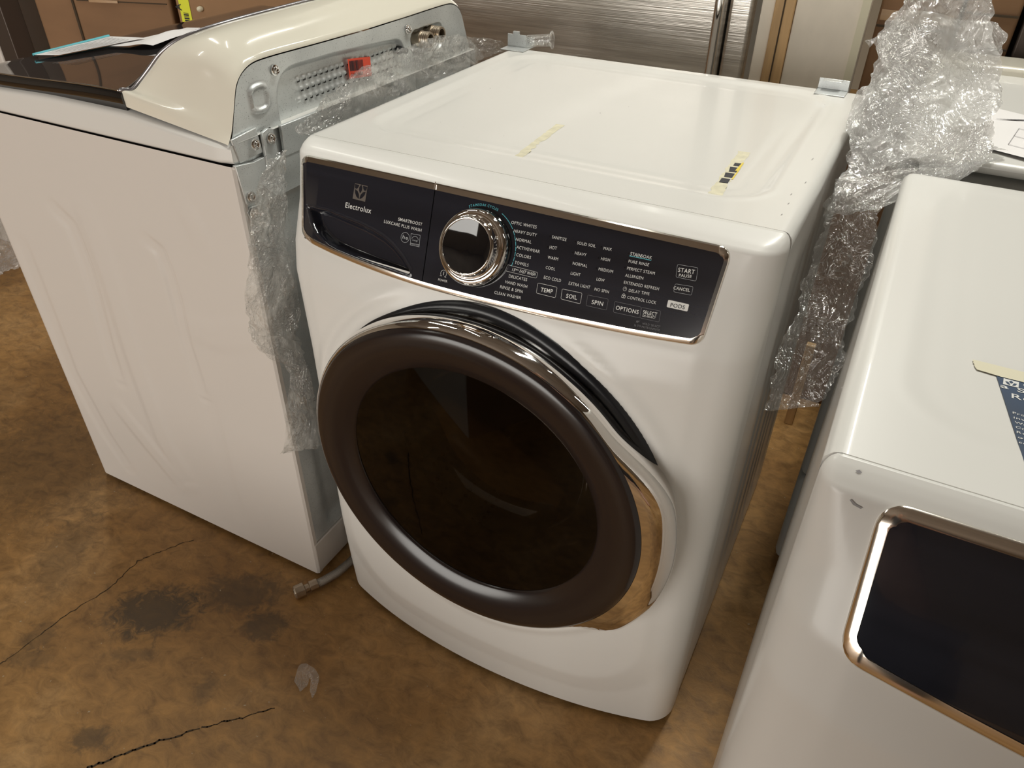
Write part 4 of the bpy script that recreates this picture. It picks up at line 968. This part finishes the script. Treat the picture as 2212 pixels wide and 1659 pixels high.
pw = obj('paper_sheet', sh([(-.890, .115, lz(-.89)), (-.800, .140, lz(-.8)), (-.780, .330, lz(-.78)), (-.890, .300, lz(-.89))], 30, 24, lift=lambda u, v: .004+.016*math.exp(-((u-.78)/.28)**2-((v-.35)/.3)**2)), 'paper', None, smooth=True, org=(-.84, .22, .948)); tag(pw, 'curled white paper sheet lying on the dark glass lid by the console', 'paper')
# braided hose on the floor
mb = MB(); hose_p = [(-.398, -.128, .014), (-.384, -.105, .015), (-.372, -.075, .015), (-.366, -.040, .015), (-.366, .0, .014), (-.372, .06, .013), (-.376, .14, .012), (-.372, .25, .012), (-.375, .4, .012)]
hose = obj('water_hose', mb.tube(hose_p, [.0085, .0095, .0095]+[.0092]*6, 14), 'braid', None, smooth=True, org=(-.38, -.1, 0)); tag(hose, 'braided steel water hose lying on the concrete between two washers', 'hose')
mb = MB(); v0 = Vector(hose_p[0]); dr = (v0-Vector(hose_p[1])).normalized(); mb.lathe(v0+Vector((0, 0, .001)), dr, [(.0110, -.016), (.0112, .0), (.0085, .002), (.0085, .010), (.0150, .012), (.0150, .030), (.0130, .033), (.0110, .033), (.0105, .02)], 8); lab(obj('hose_nut', mb, 'brass', hose, bevel=.0006), 'dull brass coupling nut')

# ------------------------------------------------------------------ white appliance behind the right machine
ap = thing('white_appliance', 'white appliance with papers on top, standing behind the right machine', 'appliance', (.76, .66, 0))
mb = MB(); mb.box((.424, .372, .045), (1.10, 1.02, .279)); obj('lower_cabinet', mb, 'grey', ap, bevel=.018)  # white cabinet in shade, the shade put into its grey colour
mb = MB(); mb.box((.424, .370, .2815), (1.10, 1.02, .895)); obj('cabinet', mb, 'grey', ap, bevel=.016)  # same grey standing in for shaded white
mb = MB(); mb.box((.420, .362, .897), (1.105, .93, .915)); obj('top_panel', mb, 'white', ap, bevel=.008)
mb = MB(); mb.box((.424, .90, .90), (1.10, 1.0, .93)); obj('rear_ledge', mb, 'cream', ap, bevel=.008)
for x in (.50, 1.03):
    for y in (.45, .95):
        f = MB(); f.lathe((x, y, 0), (0, 0, 1), [(.022, 0), (.024, .008), (.012, .010), (.012, .05)], 16, True, True); obj('foot', f, 'black', ap)
p1 = obj('paper_sheet', sh([(.500, .425, .9158), (.640, .360, .9158), (.680, .560, .9158), (.530, .645, .9158)], 14, 12, lift=lambda u, v: .003+.002*u), 'paper', None, smooth=True, org=(.6, .5, .915)); tag(p1, 'white sheet with a line drawing, on the appliance behind the plastic film', 'paper')
mb = MB(); f_ = lambda u, v: (.500+.14*u+.035*v, .425-.065*u+.215*v, .9205)
stroke(mb, [(.34, .18), (.62, .18), (.62, .60), (.34, .60)], .006, lambda u, v: f_(u, v), closed=True); stroke(mb, [(.34, .40), (.62, .40)], .006, f_); stroke(mb, [(.70, .16), (.70, .62)], .006, f_)
for i in range(7): stroke(mb, [(.10+.03*i, .70+.02*i), (.30+.03*i, .80+.02*i)], .006, f_)
obj('line_drawing', mb, 'greyink', p1)

# ------------------------------------------------------------------ background: refrigerator, boards, cartons
fr = thing('refrigerator', 'brushed stainless refrigerator standing behind the white washers', 'refrigerator', (-.45, 1.35, 0))
mb = MB(); mb.box((-.915, 1.045, .03), (.040, 1.72, 1.78)); obj('cabinet', mb, 'grey', fr, bevel=.006)
mb = MB(); mb.box((-.915, 1.0, .10), (-.004, 1.040, 1.77)); obj('door', mb, 'brushed', fr, bevel=.008)
mb = MB(); mb.box((.000, 1.0, .10), (.052, 1.040, 1.77)); obj('door', mb, 'brushed', fr, bevel=.008)
mb = MB(); mb.tube([(-.012, .962, .30), (-.012, .962, 1.60)], .0105, 16); mb.box((-.018, .965, .34), (-.006, 1.002, .37)); mb.box((-.018, .965, 1.52), (-.006, 1.002, 1.55)); obj('handle', mb, 'chrome', fr, smooth=True, angle=40)
# boards leaning right of it
b1 = MB(); b1.box((.072, .985, 0), (.100, 1.03, 1.65)); o_ = obj('panel_board', b1, 'mottle', None, bevel=.003, org=(.086, 1.0, 0)); tag(o_, 'narrow off-white board edge standing right beside the refrigerator', 'board')
b1 = MB(); b1.box((.1005, .975, 0), (.142, 1.02, 1.65)); o_ = obj('wooden_board', b1, 'wood', None, bevel=.003, org=(.12, 1.0, 0)); tag(o_, 'tan wooden board edge standing between two off-white boards', 'board')
mb = MB(); mb.box((.119, .972, .0), (.1215, .976, 1.65)); obj('groove', mb, 'crack', o_)
b1 = MB(); b1.box((.1425, .98, 0), (.287, 1.02, 1.65)); o_ = obj('panel_board', b1, 'mottle', None, bevel=.003, org=(.22, 1.0, 0)); tag(o_, 'wide stained off-white board standing right of the wooden strip', 'board')
mb = MB(); mb.box((.270, .976, 0), (.286, .9805, 1.65)); obj('edge_strip', mb, 'masking', o_)
po = MB(); po.box((.350, .905, 0), (.372, .925, .25)); o_ = obj('wooden_post', po, 'wood', None, bevel=.002, org=(.36, .91, 0)); tag(o_, 'short wooden post seen at the far end of the gap between washers', 'post')
def carton(name, lo, hi, yaw, org, label, mat='card', tape=None, seams=()):
    R_ = Matrix.Rotation(math.radians(yaw), 3, 'Z'); c = thing(name, label, 'cardboard box', org); O = Vector(org)
    m = MB(); m.box(lo, hi); m.v = [tuple(R_ @ Vector(v)+O) for v in m.v]; obj('carton_walls', m, mat, c, bevel=.008)
    for k, (a, b, w) in enumerate(seams):
        m = MB(); m.box(a, b); m.v = [tuple(R_ @ Vector(v)+O) for v in m.v]; obj('flap_seam' if w == 'crack' else 'packing_tape', m, 'crack' if w == 'crack' else MAT['ptape'], c)
    return c
# positions below: cartons in rows behind the top-load washer and behind the boards
c1 = carton('cardboard_box', (-.212, 0, 0), (.218, .6, 1.35), 18, (-1.742, .745, 0), 'dented brown cardboard box with torn tape, left of the yellow-labelled box', 'card',
       seams=[((-.070, -.0035, .862), (.21, .0, .8645), 'crack'), ((-.03, -.005, .860), (.06, -.001, .867), 'tape'), ((-.088, -.004, .02), (-.082, .0, 1.3), 'crack')])
c2 = carton('cardboard_box', (-.30, 0, 0), (.29, .6, 1.30), 4, (-1.22, .84, 0), 'light brown cardboard box carrying a yellow label, behind the console', 'card2')
R_ = Matrix.Rotation(math.radians(4), 3, 'Z'); O_ = Vector((-1.22, .84, 0)); YL = lambda u, v: tuple(R_ @ Vector((-.286+u, -.0015, .785+v))+O_)
mb = MB(); mb.poly([YL(0, 0), YL(.038, -.002), YL(.040, .10), YL(.002, .102)]); yl = obj('yellow_label', mb, 'yellow', c2); lab(yl, 'bright yellow barcode label with a letter A')
YM = lambda u, v: tuple(R_ @ Vector((-.286+u, -.0025, .785+v))+O_); mb = MB(); random.seed(3); v = .004
while v < .060:
    w = random.choice((.0015, .003, .004)); mb.poly([YM(.012, v), YM(.030, v), YM(.030, v+w), YM(.012, v+w)]); v += w+.0018
put_text(mb, 'A', lambda u, v: YM(v, u), (.082, .008), (.064, .008), .020, 1); obj('label_print', mb, 'ink', yl)
mb = MB(); ptx = R_ @ Vector((-.205, 0, .86))+O_; mb.lathe(ptx, (.06, -1, .02), [(.006, 0), (.008, .006), (.006, .014), (.0005, .018)], 10); obj('torn_nub', mb, 'masking', c2, smooth=True)
lp = MB(); lp.box((-2.055, .60, 0), (-1.985, .66, 1.6)); o_ = obj('steel_upright', lp, MAT['brownsteel'], None, bevel=.003, org=(-2.02, .63, 0)); tag(o_, 'dark brown steel upright at the left end of the cardboard boxes', 'upright')
lp = MB(); lp.box((-2.68, .60, 0), (-2.062, .88, 1.6)); o_ = obj('white_appliance', lp, 'white2', None, bevel=.01, org=(-2.3, .62, 0)); tag(o_, 'pale appliance side at the far left edge, beyond the dark upright', 'appliance')
c3 = carton('cardboard_box', (-.10, 0, 0), (.048, .5, 1.5), 0, (.40, 1.04, 0), 'brown taped cardboard box between the wide stained board and the tall film', 'card', seams=[((-.095, -.003, .965), (.04, -.001, .985), 'tape'), ((-.098, -.004, .952), (.046, 0, .956), 'crack')])
c4 = carton('cardboard_box', (-.015, 0, 0), (.082, .5, 1.6), 0, (.47, 1.04, 0), 'dark brown cardboard box behind the tall crumpled film', 'card', seams=[((-.012, -.004, .93), (.08, 0, .934), 'crack'), ((-.012, -.004, .99), (.08, 0, .994), 'crack')])
lp = MB(); lp.box((.562, 1.05, 0), (1.25, 1.6, 1.6)); o_ = obj('steel_cabinet', lp, MAT['brownsteel'], None, bevel=.004, org=(.8, 1.3, 0)); tag(o_, 'dark brown-grey steel cabinet at the top right corner of the photo', 'cabinet')
# a low carton across the aisle, mirrored in the round door
R2 = Matrix(((-.860, .510, 0), (-.510, -.860, 0), (0, 0, 1)))
cc = thing('cardboard_box', 'low cardboard box with one white side, seen only mirrored in the round door', 'cardboard box', (-.36, -.80, 0))
m_b = MB(); m_b.box((0, 0, 0), (.50, .50, .27)); m_b.v = [tuple(R2 @ Vector(v)+Vector((-.37, -.80, 0))) for v in m_b.v]; obj('carton_walls', m_b, 'card2', cc)
m_b = MB(); m_b.box((.002, -.004, .002), (.498, -.001, .268)); m_b.v = [tuple(R2 @ Vector(v)+Vector((-.37, -.80, 0))) for v in m_b.v]; lab(obj('white_side', m_b, 'white', cc), 'white side of the box')
# the photographer, standing behind the camera: mirrored in the chrome handle, shading the machine at the right
def skin_body(name, joints, edges, mat, parent=None, lv=2):
    me = bpy.data.meshes.new(name); me.from_pydata([j[0] for j in joints], edges, []); me.update()
    o = bpy.data.objects.new(name, me); COL.objects.link(o); me.materials.append(MAT[mat])
    m = o.modifiers.new('skin', 'SKIN'); m.use_smooth_shade = True
    for k, j in enumerate(joints):
        r = j[1]; me.skin_vertices[0].data[k].radius = r if isinstance(r, tuple) else (r, r)
    me.skin_vertices[0].data[0].use_root = True
    s_ = o.modifiers.new('sub', 'SUBSURF'); s_.levels = 1; s_.render_levels = lv
    if parent: o.parent = parent
    return o
px_, py_ = .47, -1.20
J = [((0, 0, .96), (.15, .11)), ((0, .01, 1.12), (.135, .10)), ((0, 0, 1.30), (.155, .11)), ((0, -.01, 1.44), (.12, .08)), ((0, .0, 1.50), .055), ((0, .03, 1.56), .055),
     ((.09, 0, .90), (.10, .10)), ((.10, .02, .50), .062), ((.11, -.02, .10), .042), ((.11, .02, .05), .042), ((.115, .14, .03), .036),
     ((-.09, 0, .90), (.10, .10)), ((-.10, .02, .50), .062), ((-.12, -.02, .10), .042), ((-.12, .02, .05), .042), ((-.13, .14, .03), .036),
     ((.19, -.01, 1.42), .055), ((.24, .06, 1.18), .043), ((.07, .27, 1.26), .030), ((.03, .31, 1.275), (.036, .018)),
     ((-.19, -.01, 1.42), .055), ((-.28, .06, 1.18), .043), ((-.17, .27, 1.26), .030), ((-.13, .31, 1.275), (.036, .018))]
Ed = [(0, 1), (1, 2), (2, 3), (3, 4), (4, 5), (0, 6), (6, 7), (7, 8), (8, 9), (9, 10), (0, 11), (11, 12), (12, 13), (13, 14), (14, 15), (3, 16), (16, 17), (17, 18), (18, 19), (3, 20), (20, 21), (21, 22), (22, 23)]
pers = thing('person', 'person in dark clothes photographing, seen only mirrored in the chrome door handle', 'person', (px_, py_, 0))
skin_body('body', J, Ed, 'skin', pers)
top_j = [(J[k][0], tuple(q*1.1 for q in (J[k][1] if isinstance(J[k][1], tuple) else (J[k][1],)*2))) for k in (0, 1, 2, 3, 16, 17, 20, 21)]
skin_body('shirt', top_j, [(0, 1), (1, 2), (2, 3), (3, 4), (4, 5), (3, 6), (6, 7)], 'cloth', pers)
leg_j = [(J[k][0], tuple(q*1.12 for q in (J[k][1] if isinstance(J[k][1], tuple) else (J[k][1],)*2))) for k in (0, 6, 7, 8, 11, 12, 13)]
skin_body('trousers', leg_j, [(0, 1), (1, 2), (2, 3), (0, 4), (4, 5), (5, 6)], 'cloth', pers)
hd = MB(); HR = [(.0, -.125), (.045, -.115), (.060, -.09), (.068, -.05), (.076, 0), (.078, .04), (.070, .085), (.048, .115), (.0, .125)]
hd.grid(lambda i, j: (HR[j][0]*math.cos(2*math.pi*i/24)*.95, .045+HR[j][0]*math.sin(2*math.pi*i/24)*1.22+(.012 if j < 3 else 0), 1.66+HR[j][1]), 24, 9, closed=True); hd.v = [(x+px_, y+py_, z) for x, y, z in hd.v]
hd.lathe((px_, py_+.135, 1.645), (0, 1, -.25), [(.014, -.01), (.012, .012), (.004, .022)], 10)
for s__ in (-1, 1): hd.lathe((px_+s__*.073, py_+.045, 1.655), (s__, 0, 0), [(.020, -.01), (.026, .006), (.018, .010), (.002, .006)], 12)
obj('head', hd, 'skin', pers, smooth=True)
hr = MB(); hr.grid(lambda i, j: (px_+.084*math.cos(2*math.pi*i/24)*math.cos(j/8*1.57), py_+.035+.103*math.sin(2*math.pi*i/24)*math.cos(j/8*1.57), 1.69+.108*math.sin(j/8*1.57)-.05*max(0, -math.sin(2*math.pi*i/24))*(1-j/8)), 24, 9, closed=True); obj('hair', hr, 'hair', pers, smooth=True)
for s__ in (-1, 1):
    hn = Vector((px_+(.03 if s__ > 0 else -.13), py_+.31, 1.275)); fm = MB()
    for q in range(4):
        a_ = hn+Vector((-s__*.002, .0, .022-.014*q)); Lf = (.052, .060, .056, .044)[q]
        fm.tube([a_, a_+Vector((-s__*.012, Lf*.45, .002)), a_+Vector((-s__*.030, Lf*.70, .0)), a_+Vector((-s__*.042, Lf*.62, -.002))], [.0085, .008, .0075, .006], 8)
    fm.tube([hn+Vector((0, -.015, .02)), hn+Vector((-s__*.018, .004, .042)), hn+Vector((-s__*.034, .018, .046))], [.011, .0095, .007], 8)
    obj('fingers', fm, 'skin', pers, smooth=True)
# ------------------------------------------------------------------ stretch film
def ridged(p, f, seed):
    return 1-2*abs(noise.noise(Vector((p.x*f+seed, p.y*f+seed*.7, p.z*f-seed*.3))))
def film_sheet(rows, nu, nv, amp, seed, edge=.012, wrapk=0., thick=None):
    """rows: list of (left point, right point); crumpled with folded noise"""
    A = [Vector(r[0]) for r in rows]; B = [Vector(r[1]) for r in rows]; mb = MB()
    LEN = sum(((A[k+1]+B[k+1])/2-(A[k]+B[k])/2).length for k in range(len(A)-1)); WID = sum((b-a).length for a, b in zip(A, B))/len(A)
    def rid(x, y, z): return 1-2*abs(noise.noise(Vector((x, y, z))))
    def f(i, j):
        v = j/(nv-1); u = i/(nu-1); a = cr(A, v); b = cr(B, v)
        eu = noise.noise(Vector((v*LEN*26, seed, 0)))*edge+noise.noise(Vector((v*LEN*90, seed, 3)))*edge*.5; eu2 = noise.noise(Vector((v*LEN*24, seed+9, 0)))*edge+noise.noise(Vector((v*LEN*95, seed+5, 3)))*edge*.5
        d = (b-a); L_ = max(d.length, 1e-4); a = a+d/L_*eu; b = b+d/L_*eu2
        p = a*(1-u)+b*u
        t = (cr(A, min(1, v+.02))-cr(A, max(0, v-.02))); n = d.cross(t); n = n.normalized() if n.length > 1e-9 else Vector((1, 0, 0))
        X, Y = u*WID, v*LEN
        wx = noise.noise(Vector((X*9, Y*9, seed)))*.03; wy = noise.noise(Vector((X*9, Y*9, seed+4)))*.03
        def rot(a_): c_, s_ = math.cos(a_), math.sin(a_); return (X+wx)*c_+(Y+wy)*s_, -(X+wx)*s_+(Y+wy)*c_
        xa, ya = rot(.35); xb, yb = rot(-.55); xc, yc = rot(1.2)
        m = ss(-.25, .35, noise.noise(Vector((X*13, Y*13, seed+20)))); m = .2+.8*m
        m2 = ss(-.1, .3, noise.noise(Vector((X*16, Y*12, seed+30))))
        k = .46*rid(X*9, Y*9, seed)+.30*m*rid(xa*48, ya*11, seed+3)+.20*m2*rid(xb*95, yb*20, seed+7)+.13*m*rid(xc*60, yc*26, seed+9)+.05*m2*rid(X*150, Y*150, seed+11)
        q = p+n*(amp*(k-.25))+Vector((noise.noise(p*14+Vector((seed, 0, 0))), noise.noise(p*14+Vector((0, seed, 0))), noise.noise(p*14+Vector((0, 0, seed)))))*amp*.5
        if wrapk: q += n*wrapk*math.sin(math.pi*u)
        return q
    mb.grid(f, nu, nv); return mb
def film_thing(name, label, sheets, mats, org):
    t = thing(name, label, 'plastic film', org)
    for s, m in zip(sheets, mats): obj('stretch_film', s, m, t, smooth=True)
    return t
FR = [((0.3634, 0.52, 1.0961), (0.456, 0.52, 1.1034)), ((0.3645, 0.5, 1.0686), (0.4877, 0.5, 1.0622)), ((0.3496, 0.48, 1.0332), (0.5074, 0.48, 1.0258)), ((0.358, 0.46, 0.9997), (0.5187, 0.46, 0.9821)), ((0.3503, 0.42, 0.975), (0.5189, 0.42, 0.9605)), ((0.3414, 0.38, 0.9443), (0.5323, 0.38, 0.9357)), ((0.352, 0.33, 0.9123), (0.5399, 0.33, 0.93)), ((0.352, 0.29, 0.8855), (0.496, 0.29, 0.93)), ((0.352, 0.25, 0.8514), (0.427, 0.25, 0.8815)), ((0.352, 0.22, 0.8063), (0.427, 0.22, 0.8317)), ((0.352, 0.2, 0.7483), (0.427, 0.2, 0.7637)), ((0.352, 0.15, 0.7002), (0.427, 0.15, 0.7178)), ((0.352, 0.12, 0.648), (0.427, 0.12, 0.6665)), ((0.3533, 0.1, 0.5977), (0.427, 0.1, 0.6298))]
FR2 = [((0.3632, 0.53, 1.0641), (0.4902, 0.55, 1.0545)), ((0.3479, 0.51, 1.0278), (0.5106, 0.53, 1.0166)), ((0.3565, 0.49, 0.9935), (0.5224, 0.51, 0.971)), ((0.3486, 0.45, 0.968), (0.5228, 0.47, 0.9482)), ((0.3394, 0.41, 0.9363), (0.5369, 0.43, 0.93)), ((0.352, 0.36, 0.9031), (0.545, 0.38, 0.93)), ((0.352, 0.32, 0.8752), (0.4993, 0.34, 0.93)), ((0.352, 0.28, 0.8398), (0.4585, 0.3, 0.93)), ((0.352, 0.25, 0.7931), (0.427, 0.27, 0.8109)), ((0.352, 0.23, 0.7332), (0.427, 0.25, 0.7392)), ((0.352, 0.18, 0.6828), (0.427, 0.2, 0.6897))]
FT = [((0.3266, 0.47, 1.03), (0.3368, 0.47, 1.021)), ((0.3443, 0.47, 1.0218), (0.3713, 0.47, 1.0587)), ((0.3739, 0.46, 0.9887), (0.4091, 0.46, 1.0369)), ((0.4067, 0.45, 0.966), (0.4434, 0.45, 1.0058))]
FLOW = [((0.439, 0.36, 0.9325), (0.5166, 0.36, 0.9684)), ((0.4499, 0.34, 0.9112), (0.5246, 0.34, 0.9522)), ((0.4594, 0.31, 0.8965), (0.5268, 0.31, 0.934)), ((0.4702, 0.28, 0.8863), (0.5138, 0.28, 0.93))]
FL1 = [((-0.374, 0.6399, 0.9258), (-0.374, 0.6812, 0.8976)), ((-0.374, 0.5271, 0.9456), (-0.374, 0.5811, 0.8978)), ((-0.374, 0.4273, 0.9678), (-0.374, 0.4896, 0.8972)), ((-0.374, 0.308, 0.9687), (-0.374, 0.3286, 0.8993)), ((-0.374, 0.2407, 0.9691), (-0.374, 0.2436, 0.8989)), ((-0.374, 0.1522, 0.9569), (-0.374, 0.1537, 0.8987)), ((-0.374, 0.0798, 0.9342), (-0.374, 0.0947, 0.8982)), ((-0.374, 0.0111, 0.9091), (-0.374, 0.0211, 0.8988))]
FL2 = [((-0.372, -0.0287, 0.8938), (-0.372, -0.0147, 0.8862)), ((-0.372, -0.0753, 0.8645), (-0.372, -0.0257, 0.8407)), ((-0.372, -0.1075, 0.8135), (-0.372, -0.0339, 0.7848)), ((-0.372, -0.1294, 0.7496), (-0.372, -0.0441, 0.7108)), ((-0.372, -0.1454, 0.6794), (-0.372, -0.0476, 0.6192)), ((-0.372, -0.1515, 0.6458), (-0.372, -0.0486, 0.5745)), ((-0.372, -0.1365, 0.6029), (-0.372, -0.049, 0.541)), ((-0.372, -0.0869, 0.5487), (-0.372, -0.0472, 0.5167)), ((-0.372, -0.1003, 0.5019), (-0.372, -0.0426, 0.4587)), ((-0.372, -0.1205, 0.4561), (-0.372, -0.0436, 0.4067)), ((-0.372, -0.1448, 0.4039), (-0.372, -0.05, 0.3453))]
film_thing('crumpled_stretch_film', 'tall crumpled clear plastic film stuffed upright in the gap right of the middle washer', [film_sheet(FR[:9], 90, 250, .026, 3.1, .010, .030), film_sheet(FR2[:7], 80, 200, .022, 8.7, .014, -.012), film_sheet(FR[7:], 70, 230, .016, 4.1, .012), film_sheet(FT, 40, 70, .008, 5.5, .003), film_sheet(FLOW, 60, 50, .012, 6.5, .008)], ['film3', 'film3', 'film4', 'film', 'film2'], (.40, .35, .915))
film_thing('crumpled_stretch_film', 'clear crinkled film strip lying along the gap over the galvanised washer back', [film_sheet(FL1, 60, 340, .013, 12.3, .008), film_sheet(FL1[1:], 60, 300, .013, 17.9, .012)], ['film4', 'film'], (-.372, .28, .93))
film_thing('hanging_stretch_film', 'torn clear plastic film hanging down between the left and middle washers', [film_sheet(FL2, 80, 420, .020, 21.3, .008), film_sheet(FL2[:6], 70, 300, .020, 27.3, .010), film_sheet(FL2[5:], 60, 220, .016, 33.3, .006)], ['film4', 'film4', 'film4'], (-.372, -.1, .6))
sc = film_thing('plastic_scrap', 'small torn scrap of cloudy plastic film lying on the bare concrete in front', [film_sheet([((-0.2823, -0.307, 0.004), (-0.2629, -0.3195, 0.004)), ((-0.2869, -0.2861, 0.016), (-0.2616, -0.3033, 0.004)), ((-0.2743, -0.2769, 0.02), (-0.2631, -0.2925, 0.01)), ((-0.2531, -0.2833, 0.012), (-0.2504, -0.306, 0.006)), ((-0.2378, -0.3061, 0.004), (-0.2357, -0.3166, 0.003))], 30, 40, .012, 41, .006)], ['film2'], (-.27, -.29, 0))
for o_ in sc.children: o_.location.z += .006
sc2 = film_thing('crumpled_stretch_film', 'clear crumpled plastic film on the floor at the far left edge', [film_sheet([((-2.6, .10, .03), (-2.30, .53, .26)), ((-2.4, .12, .05), (-2.18, .53, .20)), ((-2.15, .20, .02), (-2.05, .46, .10))], 60, 60, .05, 51, .02)], ['film2'], (-2.3, .45, 0))
